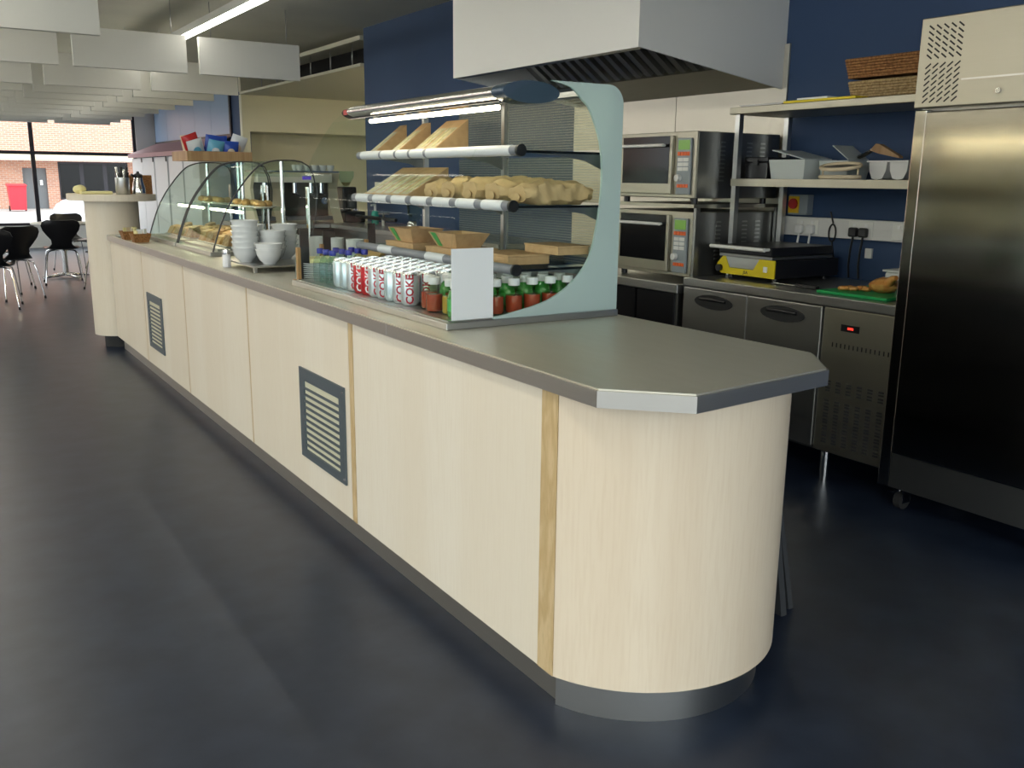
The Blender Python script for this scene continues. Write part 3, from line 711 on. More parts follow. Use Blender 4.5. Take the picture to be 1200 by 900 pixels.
one('napkin_stack', B().box(.19, .33, 2.09, 2.22, WZ + 8 * .0085 + .0148, WZ + 8 * .0085 + .034, .004), 'pale_yellow', 'pale yellow folded napkins on top of the plate stack', 'napkins', (.26, 2.155, WZ + .083))
# sauce baskets at the far end
for i, (x, y, lab) in enumerate(((.04, 4.98, 'small wicker basket of sauce sachets near the cake case'), (.03, 5.30, 'small wicker basket of sachets by the bar column'))):
    t = thing('sachet_basket', lab, 'basket', (x, y, WZ), 'sachet baskets')
    b = B(); bm = b.bm
    rr = [[bm.verts.new((x + sx * a, y + sy * a * 1.1, WZ + z)) for sx, sy in ((-1, -1), (1, -1), (1, 1), (-1, 1))] for a, z in ((.045, 0), (.062, .06), (.058, .06), (.042, .006))]
    bm.faces.new(rr[0][::-1]); bm.faces.new(rr[3])
    for A, C in zip(rr, rr[1:]):
        for k in range(4): bm.faces.new((A[k], A[(k + 1) % 4], C[(k + 1) % 4], C[k]))
    obj('basket_body', b, 'wicker_brown', t)
    for k in range(7):
        an = random.uniform(0, 6); px, py = x + random.uniform(-.035, .035), y + random.uniform(-.04, .04)
        obj('sachet', B().box(px - .02, px + .02, py - .003, py + .003, WZ + .03, WZ + .075 + random.uniform(0, .02)).rot(an, 'Z', (px, py, 0)), random.choice(['crisp_white', 'pale_yellow', 'crisp_cream']), t)
one('saucer', B().lathe([(0, 0), (.04, 0), (.065, .012), (.065, .015), (.04, .004), (0, .004)], (.04, 5.55, WZ), 20), 'china', 'white saucer at the far end of the worktop', 'saucer', (.04, 5.55, WZ))

# things on the tall bar
BZ = 1.2073
t = thing('cutlery_pot', 'steel pot of cutlery on the tall bar top', 'pot', (.16, 6.05, BZ))
px, py = onZ(144, 228, BZ).x, onZ(144, 228, BZ).y
px, py = .145, 6.06
t.location = (px, py, BZ)
obj('pot', B().lathe([(0, 0), (.05, 0), (.053, .004), (.053, .13), (.050, .13), (.050, .01), (0, .01)], (px, py, BZ), 20), 'steel', t)
for k in range(9):
    a = k * .7; obj('utensil', B().tube([(px + .02 * math.cos(a), py + .02 * math.sin(a), BZ + .02), (px + .045 * math.cos(a), py + .045 * math.sin(a), BZ + .17 + .02 * (k % 3))], .006, 6, .010), 'chrome' if k % 2 else 'black_plastic', t)
px, py = .270, 6.09
t = thing('thermos_jug', 'steel thermos jug with black lid on the tall bar top', 'jug', (px, py, BZ))
obj('flask', B().lathe([(0, 0), (.05, 0), (.052, .01), (.05, .05), (.036, .11), (.034, .13), (0, .13)], (px, py, BZ), 20), 'chrome', t)
obj('lid', B().lathe([(.034, .1302), (.036, .133), (.034, .155), (.012, .165), (.01, .178), (0, .18)], (px, py, BZ), 16), 'black_plastic', t)
obj('spout', B().tube([(px - .03, py - .01, BZ + .14), (px - .055, py - .02, BZ + .155)], .010, 8), 'black_plastic', t)
t = thing('wicker_basket', 'dark brown wicker basket at the back of the tall bar', 'basket', (.30, 6.32, BZ))
for q in ((.20, .40, 6.22, 6.235), (.20, .40, 6.385, 6.40), (.20, .215, 6.235, 6.385), (.385, .40, 6.235, 6.385)): obj('basket_side', B().box(*q, BZ, BZ + .15), 'wicker_brown', t)
obj('basket_floor', B().box(.215, .385, 6.235, 6.385, BZ, BZ + .01), 'wicker_brown', t)
t = thing('folded_cloth', 'pale yellow cloth lying rolled on the tall bar top', 'cloth', (-.05, 6.3, BZ))
obj('fold', B().box(-.14, .09, 6.18, 6.36, BZ, BZ + .022, .006), 'pale_yellow', t)
b = B().blob((-.13, 6.33, BZ + .035), .05, .07, .034, 12, .05); obj('roll', b, 'pale_yellow', t)

# ------------------------------------------------------------------ coffee bar at the back
bcz = .90
bc = thing('coffee_counter', 'dark fronted steel counter carrying the espresso machine', 'counter', (2.2, 7.6, 0))
obj('top', B().box(1.45, 2.86, 7.05, 8.1, bcz - .04, bcz, .004), 'steel', bc)
obj('cabinet', B().box(1.5, 2.84, 7.1, 8.05, 0, bcz - .041), 'carcass', bc)
sk = thing('sink_unit', 'long steel sink counter against the blue wall', 'counter', (2.6, 5.4, 0))
obj('top', B().box(2.25, 2.87, 3.85, 7.03, bcz - .04, bcz, .004), 'steel', sk)
obj('apron', B().box(2.28, 2.86, 3.88, 7.0, .12, bcz - .041), 'dark_steel', sk)
obj('plinth', B().box(2.33, 2.86, 3.9, 6.98, 0, .12), 'carcass', sk)
em = thing('espresso_machine', 'espresso machine with cream curved side cheeks and three groups', 'coffee machine', (2.0, 7.5, bcz))
def cheek(x, wd):
    prof = [(7.18, bcz + .001), (7.62, bcz + .001), (7.62, bcz + .50), (7.25, bcz + .50), (7.33, bcz + .34), (7.28, bcz + .15)]
    obj('side_cheek', B().prism(prof, 'x', x - wd / 2, x + wd / 2), 'cream_cheek', em)
for x, wd in ((1.56, .03), (1.80, .10), (2.40, .10)): cheek(x, wd)
obj('body', B().box(1.58, 2.35, 7.34, 7.60, bcz + .05, bcz + .48), 'machine_dark', em)
obj('drip_tray', B().box(1.86, 2.34, 7.20, 7.335, bcz + .03, bcz + .07).box(1.585, 1.745, 7.20, 7.335, bcz + .03, bcz + .07), 'dark_steel', em)
hd = obj('control_panel', B().box(1.58, 2.345, 7.19, 7.339, bcz + .40, bcz + .485, .006), 'white_wall', em)
obj('display', B().box(2.03, 2.12, 7.186, 7.1895, bcz + .43, bcz + .465), 'purple_screen', hd)
for x in (1.67, 1.97, 2.14, 2.25):
    g = obj('group_head', B().tube([(x, 7.26, bcz + .30), (x, 7.26, bcz + .398)], .026, 12), 'chrome', em)
    obj('portafilter', B().tube([(x, 7.26, bcz + .285), (x, 7.26, bcz + .30)], .03, 12).tube([(x, 7.235, bcz + .29), (x, 7.12, bcz + .275)], .011, 8), 'black_plastic', g)
obj('gauge', B().tube([(2.31, 7.338, bcz + .22), (2.31, 7.33, bcz + .22)], .035, 16), 'chrome', em)
obj('steam_wand', B().tube([(2.20, 7.25, bcz + .398), (2.19, 7.21, bcz + .3), (2.16, 7.19, bcz + .1)], .006, 8), 'chrome', em)
obj('cup_rail', B().box(1.58, 2.44, 7.25, 7.60, bcz + .501, bcz + .515), 'chrome', em)
for i in range(9):
    x, y = 2.06 + (i % 5) * .082, 7.34 + (i // 5) * .12
    one('coffee_cup', B().lathe([(0, 0), (.022, 0), (.034, .02), (.038, .058), (.035, .058), (.031, .02), (0, .006)], (x, y, bcz + .5155), 16), 'china', 'white coffee cup on the espresso machine, %s from the left in the %s row' % (ORD[i % 5], 'front' if i < 5 else 'back'), 'cup', (x, y, bcz + .5155), 'cups on the espresso machine')
t = thing('coffee_grinder', 'black coffee grinder with clear hopper beside the espresso machine', 'grinder', (2.60, 7.36, bcz))
obj('body', B().box(2.50, 2.73, 7.26, 7.52, bcz, bcz + .11, .01).box(2.52, 2.68, 7.36, 7.52, bcz + .11, bcz + .36, .012), 'black_plastic', t)
obj('doser', B().tube([(2.60, 7.30, bcz + .15), (2.60, 7.30, bcz + .28)], .05, 14), 'dark_grey', t)
obj('portafilter_fork', B().box(2.57, 2.63, 7.22, 7.30, bcz + .12, bcz + .14), 'chrome', t)
obj('hopper', B().lathe([(.025, .36), (.035, .37), (.085, .46), (.088, .52), (.084, .52), (.08, .46), (.02, .37)], (2.59, 7.43, bcz), 18), 'jar_glass', t)
obj('beans', B().lathe([(0, .365), (.03, .375), (.05, .405), (0, .405)], (2.59, 7.43, bcz), 14), 'oak_edge', t)
t = thing('sink_tap', 'dark kitchen tap with cross handles over the sink counter', 'tap', (2.45, 6.42, bcz))
obj('bar', B().tube([(2.62, 6.30, bcz + .06), (2.50, 6.95, bcz + .075)], .018, 10), 'black_plastic', t)
obj('pillar', B().tube([(2.585, 6.50, bcz), (2.585, 6.50, bcz + .07)], .02, 10), 'dark_steel', t)
h = obj('cross_handle', B().tube([(2.585, 6.5, bcz + .08), (2.585, 6.5, bcz + .125)], .012, 8), 'dark_steel', t)
obj('handle_arm', B().tube([(2.55, 6.46, bcz + .115), (2.62, 6.54, bcz + .115)], .007, 6).tube([(2.55, 6.54, bcz + .115), (2.62, 6.46, bcz + .115)], .007, 6), 'dark_steel', h)
sp = (2.60, 6.70, bcz)
t = thing('soap_bottle', 'green soap pump bottle on the sink counter by the wall edge', 'bottle', sp)
sp = (onX(440, 266, 2.60).x, onX(440, 266, 2.60).y, bcz); t.location = sp
obj('bottle', B().lathe([(0, 0), (.036, 0), (.038, .01), (.038, .11), (.03, .13), (.015, .14)], sp, 18), 'soap_green', t)
obj('pump', B().tube([(sp[0], sp[1], bcz + .14), (sp[0], sp[1], bcz + .20)], .012, 10).tube([(sp[0], sp[1], bcz + .195), (sp[0] - .05, sp[1] - .02, bcz + .19)], .009, 8), 'cap_white', t)
jp = (onX(486, 268, 2.55).x, onX(486, 268, 2.55).y, bcz)
t = thing('blender_jug', 'clear blender jug with black lid behind the display case', 'jug', jp)
obj('motor_base', B().lathe([(0, 0), (.075, 0), (.07, .06), (.05, .08), (0, .08)], jp, 16), 'chrome', t)
obj('jug', B().lathe([(.045, .081), (.055, .09), (.075, .25), (.071, .25), (.05, .095), (0, .09)], jp, 18), 'jar_glass', t)
obj('lid', B().lathe([(.077, .251), (.077, .275), (.04, .29), (0, .29)], jp, 16), 'black_plastic', t)
obj('handle', B().tube([(jp[0], jp[1] + .07, bcz + .12), (jp[0], jp[1] + .12, bcz + .14), (jp[0], jp[1] + .125, bcz + .21), (jp[0], jp[1] + .077, bcz + .235)], .01, 8), 'black_plastic', t)
t = thing('light_switch', 'cream light switch on the far edge of the blue wall', 'switch', (XR - .008, 7.26, 1.253))
obj('plate', B().box(XR - .012, XR - .001, 7.20, 7.32, 1.19, 1.31, .002), 'white_wall', t)
obj('rocker', B().box(XR - .016, XR - .0121, 7.24, 7.28, 1.23, 1.27), 'white_key', t)

# ------------------------------------------------------------------ extractor hood
HX, HY0, HY1, HZ = 1.826, 1.865, 3.735, 2.002
h = thing('extractor_hood', 'large stainless steel extractor canopy hanging over the ovens', 'extractor hood', (2.35, 2.8, HZ))
obj('front_panel', B().box(HX, HX + .012, HY0, HY1, HZ, ZC - .001), 'hood_steel', h)
side = [(HX + .013, HZ), (XR - .001, HZ - .140), (XR - .001, ZC - .001), (HX + .013, ZC - .001)]
obj('side_panel', B().prism(side, 'y', HY0, HY0 + .012), 'hood_steel', h)
obj('side_panel', B().prism(side, 'y', HY1 - .012, HY1), 'hood_steel', h)
obj('roof_panel', B().box(HX + .013, XR - .002, HY0 + .013, HY1 - .013, HZ + .30, HZ + .31), 'dark_steel', h)
obj('gutter', B().box(HX + .013, HX + .07, HY0 + .013, HY1 - .013, HZ + .002, HZ + .02), 'dark_steel', h)
obj('rear_gutter', B().prism([(2.55, HZ - .04), (XR - .002, HZ - .13), (XR - .002, HZ - .11), (2.56, HZ - .02)], 'y', HY0 + .013, HY1 - .013), 'panel_steel', h)
ft = obj('filter_frame', B().prism([(2.12, HZ + .295), (2.14, HZ + .298), (2.58, HZ - .02), (2.555, HZ - .02)], 'y', HY0 + .013, HY1 - .013), 'dark_steel', h)
for k in range(17):
    y = HY0 + .12 + k * .098
    obj('baffle_filter', B().prism([(2.08, HZ + .275), (2.115, HZ + .293), (2.545, HZ - .016), (2.53, HZ - .035)], 'y', y, y + .045), 'steel', ft)
# ------------------------------------------------------------------ ovens
bx = 2.10
ob = thing('oven_bench', 'low steel bench with dark open front under the two ovens', 'bench', (2.45, 2.15, 0))
obj('bench_top', B().box(bx, 2.86, 1.80, 3.0, .775, .825, .004), 'steel', ob)
obj('back_panel', B().box(2.8, 2.86, 1.83, 2.97, .1, .774), 'carcass', ob)
obj('shelf', B().box(bx + .05, 2.79, 1.84, 2.96, .25, .28), 'dark_steel', ob)
for x in (bx + .03, 2.76):
    for y in (1.82, 2.95): obj('leg', B().box(x, x + .035, y, y + .035, 0, .774), 'dark_steel', ob)
for y in (2.10, 2.42, 2.72): obj('under_bench_shade', B().box(bx + .02, bx + .035, y - .26 + .002, y + .045, .285, .77), 'black_satin', ob)  # black sheets standing in for the shade under the open bench
def oven(z, label, lit):
    X, y0, y1, d, H = 2.20, 1.81, 2.47, .62, .345
    t = thing('convection_oven', label, 'oven', (X + d / 2, (y0 + y1) / 2, z), 'stacked ovens')
    for a in (X + .05, X + d - .05):
        for c in (y0 + .05, y1 - .05): obj('foot', B().tube([(a, c, z), (a, c, z + .03)], .018, 10), 'black_plastic', t)
    z += .03
    body = obj('casing', B().box(X, X + d, y0, y1, z, z + H, .004), 'panel_steel', t)
    obj('side_plate', B().box(X + .01, X + d - .01, y0 - .004, y0 - .0002, z + .005, z + H - .005), 'dark_steel', body)
    for c in range(4):
        for r in range(10):
            xx, zz = X + .16 + c * .10, z + .09 + r * .022
            obj('louvre', B().prism([(xx, zz), (xx + .04, zz), (xx + .036, zz + .008), (xx + .004, zz + .008)], 'y', y0 - .008, y0 - .0042), 'steel', body)
    d_ = obj('door', B().box(X - .022, X - .001, y0 + .165, y1 - .005, z + .02, z + H - .02, .003), 'panel_steel', t)
    obj('door_glass', B().box(X - .024, X - .0222, y0 + .185, y1 - .09, z + .075, z + H - .022), 'oven_glass', d_)
    hz = z + H - .07
    obj('handle', B().tube([(X - .055, y0 + .20, hz), (X - .055, y1 - .05, hz)], .009, 10).tube([(X - .0245, y0 + .22, hz), (X - .055, y0 + .22, hz)], .007, 8).tube([(X - .0222, y1 - .07, hz), (X - .055, y1 - .07, hz)], .007, 8), 'hood_steel', d_)
    cp = obj('control_panel', B().box(X - .012, X - .001, y0 + .03, y0 + .135, z + .02, z + H - .035, .002), 'grey_key_panel', t)
    obj('display', B().box(X - .014, X - .0122, y0 + .04, y0 + .125, z + H - .095, z + H - .045), lit, cp)
    for k in range(4): obj('orange_key', B().box(X - .015, X - .0122, y0 + .038 + k * .0235, y0 + .058 + k * .0235, z + H - .125, z + H - .105), 'orange_key', cp)
    for r in range(3):
        for c in range(2): obj('white_key', B().box(X - .015, X - .0122, y0 + .045 + c * .042, y0 + .083 + c * .042, z + H - .155 - r * .024, z + H - .136 - r * .024), 'white_key', cp)
    obj('knob', B().tube([(X - .0122, y0 + .11, z + .105), (X - .035, y0 + .11, z + .105)], .018, 14), 'white_key', cp)
    for k in range(4): obj('orange_key', B().box(X - .015, X - .0122, y0 + .042 + k * .0215, y0 + .06 + k * .0215, z + .055, z + .073), 'orange_key', cp)
oven(.8255, 'lower steel convection oven with bright green display', 'screen_green')
rk = thing('oven_rack', 'steel stacking frame between the two ovens', 'rack', (2.5, 2.14, 1.21))
obj('frame_top', B().box(2.19, 2.84, 1.80, 2.48, 1.222, 1.240), 'panel_steel', rk)
for x in (2.192, 2.80):
    for y in (1.782, 2.481): obj('upright', B().box(x, x + .03, y, y + .017, .8255, 1.2215), 'dark_steel', rk)
oven(1.2405, 'upper steel convection oven with dim olive display', 'screen_green')

# ------------------------------------------------------------------ prep counter fridge
PX, PZ = 2.15, .866
pc = thing('prep_fridge', 'low steel counter fridge with two doors and a vented compressor bay', 'fridge', (2.5, 1.15, 0))
obj('top', B().box(PX - .03, 2.862, .49, 1.778, PZ - .042, PZ, .003), 'steel', pc)
obj('body', B().box(PX + .005, 2.86, .50, 1.772, .15, PZ - .043), 'dark_steel', pc)
for a, c in ((.875, 1.318), (1.325, 1.770)):
    d_ = obj('door', B().box(PX - .03, PX + .004, a, c, .17, PZ - .048, .004), 'steel', pc)
    m = (a + c) / 2; hz = .757
    hd = obj('handle', B().prism(arc(m, hz, .132, 0, 360, 24, .036)[:-1], 'x', PX - .036, PX - .0302), 'rubber', d_)
    obj('grip', B().tube([(PX - .040, m - .09, hz + .012), (PX - .045, m, hz + .015), (PX - .040, m + .09, hz + .012)], .008, 8), 'black_satin', hd)
bay = obj('compressor_panel', B().box(PX - .02, PX + .004, .50, .868, .16, PZ - .048, .003), 'panel_steel', pc)
ds = obj('thermostat', B().box(PX - .023, PX - .0202, .675, .77, .722, .752), 'black_satin', bay)
obj('red_digits', B().box(PX - .0236, PX - .0231, .705, .735, .732, .742), 'led_red', ds)
for k in range(14): obj('slot', B().box(PX - .0212, PX - .0202, .52 + k * .022, .526 + k * .022, .645, .665), 'dark_void', bay)
for cg in range(6):
    for r in range(10):
        if r == 7: continue
        obj('slot', B().box(PX - .0212, PX - .0202, .525 + cg * .055, .552 + cg * .055, .20 + r * .030, .208 + r * .030).box(PX - .0212, PX - .0202, .525 + cg * .055, .552 + cg * .055, .213 + r * .030, .221 + r * .030), 'dark_void', bay)
for x, y in ((PX + .04, .84), (PX + .04, 1.72), (2.8, .56), (2.8, 1.72)):
    obj('leg', B().tube([(x, y, 0), (x, y, .149)], .022, 12), 'chrome', pc)

# panini grill
GX, gy0, gy1, gz = 2.30, 1.32, 1.70, PZ + .001
t = thing('contact_grill', 'black contact grill with bright yellow front on the prep fridge', 'grill', (2.52, 1.51, gz))
for x in (GX + .05, GX + .42):
    for y in (gy0 + .04, gy1 - .04): obj('foot', B().tube([(x, y, gz), (x, y, gz + .02)], .015, 10), 'black_plastic', t)
obj('body', B().box(GX + .004, GX + .48, gy0, gy1, gz + .02, gz + .11, .004), 'black_satin', t)
yf = [(gy0, gz + .022), (gy1 - .02, gz + .022), (gy1 + .018, gz + .05), (gy1 + .01, gz + .075), (gy1 - .03, gz + .115), (gy1 - .045, gz + .115), (gy1 - .075, gz + .055), (gy0 + .14, gz + .055), (gy0 + .10, gz + .112), (gy0, gz + .112)]
fp = obj('front_plate', B().prism(yf, 'x', GX - .004, GX + .003), 'yellow_paint', t)
obj('drip_drawer', B().prism([(gy1 - .077, gz + .057), (gy0 + .142, gz + .057), (gy0 + .102, gz + .111), (gy1 - .047, gz + .111)], 'x', GX - .002, GX + .0035), 'steel', t)
obj('dial', B().tube([(GX - .0045, gy1 - .012, gz + .05), (GX - .022, gy1 - .012, gz + .05)], .018, 16), 'black_plastic', t)
sw = obj('switch', B().box(GX - .010, GX - .0045, gy0 + .045, gy0 + .068, gz + .05, gz + .078), 'white_key', t)
flat_text('maker_mark', 'JSA', .022, 'letter_black', t, (GX - .0046, gy0 + .19, gz + .038), (0, -1, 0), (0, 0, 1))
obj('lower_plate', B().box(GX - .012, GX + .44, gy0 + .01, gy1 - .01, gz + .114, gz + .128), 'dark_steel', t)
ul = obj('upper_plate', B().box(GX - .02, GX + .44, gy0 + .01, gy1 - .01, gz + .130, gz + .175, .006), 'black_satin', t)
obj('handle', B().tube([(GX - .06, gy0 + .02, gz + .165), (GX - .06, gy1 + .01, gz + .165)], .010, 10).tube([(GX - .06, gy0 + .03, gz + .165), (GX + .0, gy0 + .03, gz + .165)], .008, 8).tube([(GX - .06, gy1 - .0, gz + .165), (GX + .0, gy1 - .02, gz + .165)], .008, 8), 'hood_steel', ul)
# chopping board with chicken, knife, white tub
t = thing('chopping_board', 'green plastic chopping board at the fridge end of the prep counter', 'chopping board', (2.33, .80, gz))
obj('board', B().box(2.19, 2.56, .60, .97, gz, gz + .014, .003), 'green_board', t)
cz = gz + .0145
t = thing('roast_chicken', 'pile of torn roast chicken on the green chopping board', 'chicken', (2.33, .75, cz))
b = B().blob((2.36, .735, cz + .034), .075, .06, .036, 14, .08)
for v in b.bm.verts: v.co.z = max(v.co.z, cz)
obj('carcass', b, 'chicken', t)
b = B().tube([(2.33, .70, cz + .045), (2.31, .665, cz + .07), (2.30, .64, cz + .078)], .022, 10, .010); obj('drumstick', b, 'chicken', t)
for k in range(8):
    x, y = 2.31 + random.uniform(-.04, .06), .82 + k * .012 + random.uniform(-.015, .015)
    b = B().blob((x, y, cz + .010), .025, .02, .011, 10, .1)
    for v in b.bm.verts: v.co.z = max(v.co.z, cz)
    obj('torn_piece', b, 'chicken', t)
t = thing('kitchen_knife', 'knife with black handle lying beside the grill', 'knife', (2.30, 1.15, gz))
obj('handle', B().box(2.27, 2.30, 1.04, 1.16, gz, gz + .018, .004), 'black_plastic', t)
obj('blade', B().prism([(2.27, 1.165), (2.30, 1.165), (2.30, 1.28), (2.285, 1.31)], 'z', gz + .006, gz + .009), 'chrome', t)
t = thing('white_container', 'white plastic food container behind the green chopping board', 'container', (2.68, .75, gz))
obj('tub', B().box(2.58, 2.75, .60, .90, gz, gz + .085, .012), 'off_white', t)
obj('rim', B().box(2.572, 2.758, .592, .908, gz + .0855, gz + .095, .003), 'off_white', t)

# ------------------------------------------------------------------ shelf unit above the prep counter
s = thing('shelf_unit', 'steel two-tier shelf unit standing on the prep fridge', 'shelf unit', (2.60, 1.2, PZ + .001))
SX0, SX1 = 2.40, 2.80
for x in (SX0, SX1 - .03):
    for y in (.50, 1.715): obj('post', B().box(x, x + .03, y, y + .03, PZ + .001, 1.70), 'steel', s)
ZS1, ZS2 = 1.375, 1.735
obj('upper_shelf', B().box(SX0 - .02, SX1 + .01, .49, 1.77, 1.7005, ZS2, .003), 'panel_steel', s)
obj('lower_shelf', B().box(SX0 - .008, SX0 - .0005, .49, 1.745, ZS1 - .038, ZS1).box(SX0 + .0305, SX1 - .0305, .49, 1.745, ZS1 - .014, ZS1), 'panel_steel', s)
z1 = ZS1 + .0005
t = thing('cash_box', 'black lidded box at the oven end of the lower shelf', 'box', (2.57, 1.63, z1))
obj('box', B().box(2.46, 2.70, 1.56, 1.712, z1, z1 + .085, .005), 'black_satin', t)
obj('lid', B().box(2.455, 2.705, 1.555, 1.714, z1 + .0855, z1 + .11, .004), 'black_satin', t)
obj('latch', B().box(2.449, 2.4545, 1.62, 1.66, z1 + .07, z1 + .10), 'dark_grey', t)
def tub(x0, x1, y0, y1, h, lid, label):
    t = thing('plastic_tub', label, 'plastic tub', ((x0 + x1) / 2, (y0 + y1) / 2, z1), 'plastic tubs on the shelf')
    b = B(); bm = b.bm; i = .012
    R4 = lambda a, z: [bm.verts.new(p) for p in ((x0 + a, y0 + a, z), (x1 - a, y0 + a, z), (x1 - a, y1 - a, z), (x0 + a, y1 - a, z))]
    rr = [R4(i, z1), R4(0, z1 + h), R4(.004, z1 + h), R4(i + .004, z1 + .004)]
    bm.faces.new(rr[0][::-1]); bm.faces.new(rr[3])
    for A, C in zip(rr, rr[1:]):
        for k in range(4): bm.faces.new((A[k], A[(k + 1) % 4], C[(k + 1) % 4], C[k]))
    obj('tub', b, 'tub_plastic', t)
    if lid:
        c = ((x0 + x1) / 2, lid[0], z1 + h + .002)
        obj('lid', B().box(x0 + .01, x1 - .01, lid[0], lid[1], z1 + h + .002, z1 + h + .006).rot(lid[2], 'X', c), 'tub_plastic', t)
tub(2.44, 2.68, 1.305, 1.535, .095, (1.33, 1.53, .22), 'large clear plastic tub with its lid propped on top')
tub(2.53, 2.70, 1.12, 1.295, .09, (1.13, 1.25, .6), 'smaller clear plastic tub with a raised lid')
t = thing('sieve', 'round wire sieve with pale wooden rim on the lower shelf', 'sieve', (2.45, 1.10, z1))
def ring(cx, cy, cz, r1, r2, tilt): return [(cx + r1 * math.cos(a) , cy + r2 * math.sin(a), cz + tilt * math.sin(a) * 0 - .5 * r1 * math.cos(a) * -1 * .55) for a in [2 * PI * k / 28 for k in range(29)]]
rp = ring(2.45, 1.10, z1 + .060, .055, .105, 0)
obj('upper_rim', B().tube(rp, .009, 8), 'crisp_cream', t)
obj('lower_rim', B().tube([(p[0], p[1], z1 + .011) for p in rp], .010, 8), 'crisp_cream', t)
msh = B(); vs = [msh.bm.verts.new(p) for p in rp[:-1]]; c = msh.bm.verts.new((2.45, 1.10, z1 + .045))
for k in range(28): msh.bm.faces.new((vs[k], vs[(k + 1) % 28], c))
obj('wire_mesh', msh, 'dark_steel', t)
obj('frame_struts', B().tube([(2.45, 1.0, z1 + .012), (2.45, 1.0, z1 + .055)], .005, 6).tube([(2.45, 1.2, z1 + .012), (2.45, 1.2, z1 + .055)], .005, 6), 'crisp_cream', t)
t = thing('wooden_scoop', 'brown wooden handled scoop lying over the white pans', 'scoop', (2.55, .98, z1 + .09))
obj('handle', B().prism([(1.03, z1 + .135), (1.00, z1 + .165), (.98, z1 + .163), (.87, z1 + .106), (.87, z1 + .098), (.98, z1 + .120)], 'x', 2.56, 2.59), 'brown_wood', t)
obj('steel_neck', B().tube([(2.575, 1.02, z1 + .14), (2.575, 1.07, z1 + .115), (2.575, 1.10, z1 + .105)], .010, 8), 'chrome', t)
for i, y in enumerate((.955, .845)):
    t = thing('gastro_pan', 'white rounded pan with flat rim on the shelf, %s the fridge' % ('farther from' if i == 0 else 'next to'), 'pan', (2.62, y, z1), 'white pans on the shelf')
    prof = [(y - .048, z1 + .08), (y - .044, z1 + .04), (y - .028, z1 + .006), (y, z1), (y + .028, z1 + .006), (y + .044, z1 + .04), (y + .048, z1 + .08)]
    obj('pan_body', B().prism(prof, 'x', 2.53, 2.70, True), 'off_white', t)
    obj('rim', B().box(2.52, 2.715, y - .054, y + .054, z1 + .0802, z1 + .087), 'off_white', t)
z2 = ZS2 + .0005
t = thing('yellow_tray', 'flat yellow tray on the top shelf', 'tray', (2.50, 1.20, z2))
obj('tray', B().box(2.385, 2.478, 1.0, 1.42, z2, z2 + .012, .003), 'yellow_paint', t)
one('paper_sheets', B().box(2.39, 2.475, 1.16, 1.34, z2 + .0125, z2 + .02), 'paper_white', 'white paper sheets on the yellow tray', 'paper', (2.52, 1.23, z2 + .0125))
one('dark_roasting_tray', B().prism([(1.47, z2), (1.72, z2), (1.75, z2 + .012), (1.44, z2 + .012)], 'x', 2.42, 2.74), 'dark_steel', 'shallow dark steel tray at the oven end of the top shelf', 'tray', (2.58, 1.59, z2))
def wicker(x0, x1, y0, y1, z, h, m, label):
    t = thing('wicker_basket', label, 'basket', ((x0 + x1) / 2, (y0 + y1) / 2, z), 'baskets on the top shelf')
    obj('base', B().box(x0 + .01, x1 - .01, y0 + .01, y1 - .01, z, z + .006), m, t)
    n = int(h / .012)
    for k in range(n):
        g = .014 * (1 - k / max(1, n - 1)); zz = z + .0082 + k * .012
        pts = [(x0 + g, y0 + g, zz), (x1 - g, y0 + g, zz), (x1 - g, y1 - g, zz), (x0 + g, y1 - g, zz), (x0 + g, y0 + g + .001, zz)]
        obj('wicker_strand', B().tube(pts, .0075, 6), m, t)
wicker(2.50, 2.76, .72, 1.13, z2, .085, 'wicker_tan', 'lower pale wicker basket on the top shelf beside the tall fridge')
wicker(2.49, 2.77, .70, 1.15, z2 + .101, .085, 'wicker_brown', 'upper reddish wicker basket stacked on the pale basket')

# wall services
t = thing('isolator_switch', 'red and yellow isolator switch box on the blue wall under the shelf', 'switch', (XR - .04, 1.665, 1.24))
obj('box', B().box(XR - .05, XR - .001, 1.595, 1.725, 1.185, 1.295, .003), 'grey_key_panel', t)
pl = obj('yellow_plate', B().box(XR - .053, XR - .0505, 1.65, 1.723, 1.195, 1.285), 'isolator_yellow', t)
obj('red_knob', B().tube([(XR - .0535, 1.685, 1.245), (XR - .066, 1.685, 1.245)], .028, 16), 'isolator_red', pl)
tk = thing('cable_trunking', 'white dado trunking with sockets along the blue wall', 'trunking', (XR - .02, 1.2, 1.12))
obj('channel', B().box(XR - .05, XR - .001, .49, 1.82, 1.075, 1.175, .003), 'off_white', tk)
for y in (1.58, 1.24, .98):
    so = obj('socket', B().box(XR - .056, XR - .0505, y - .073, y + .073, 1.085, 1.165, .002), 'white_key', tk)
    for q in (-.035, .035): obj('rocker', B().box(XR - .059, XR - .0565, y + q - .008, y + q + .008, 1.14, 1.155), 'cap_white', so)
for i, (y, m, nm) in enumerate(((1.27, 'black_plastic', 'black plug in the socket nearer the ovens'), (1.21, 'black_plastic', 'black plug in the socket nearer the tall fridge'), (1.62, 'cap_white', 'white plug with grey cable behind the grill, nearer the ovens'), (1.545, 'cap_white', 'white plug with grey cable behind the grill, nearer the sockets'))):
    t = thing('power_plug', nm, 'plug', (XR - .07, y, 1.11), 'plugs in the wall trunking')
    obj('plug', B().box(XR - .085, XR - .0565, y - .024, y + .024, 1.088, 1.136, .008), m, t)
    obj('cable', B().tube([(XR - .07, y, 1.088), (XR - .075, y + .005, 1.02), (XR - .06, y + .02, .94), (XR - .05, y + .02, .875)], .006, 6), m, t)
t = thing('coiled_cable', 'black cable coil hanging on the white trunking', 'cable', (XR - .055, 1.41, 1.10))
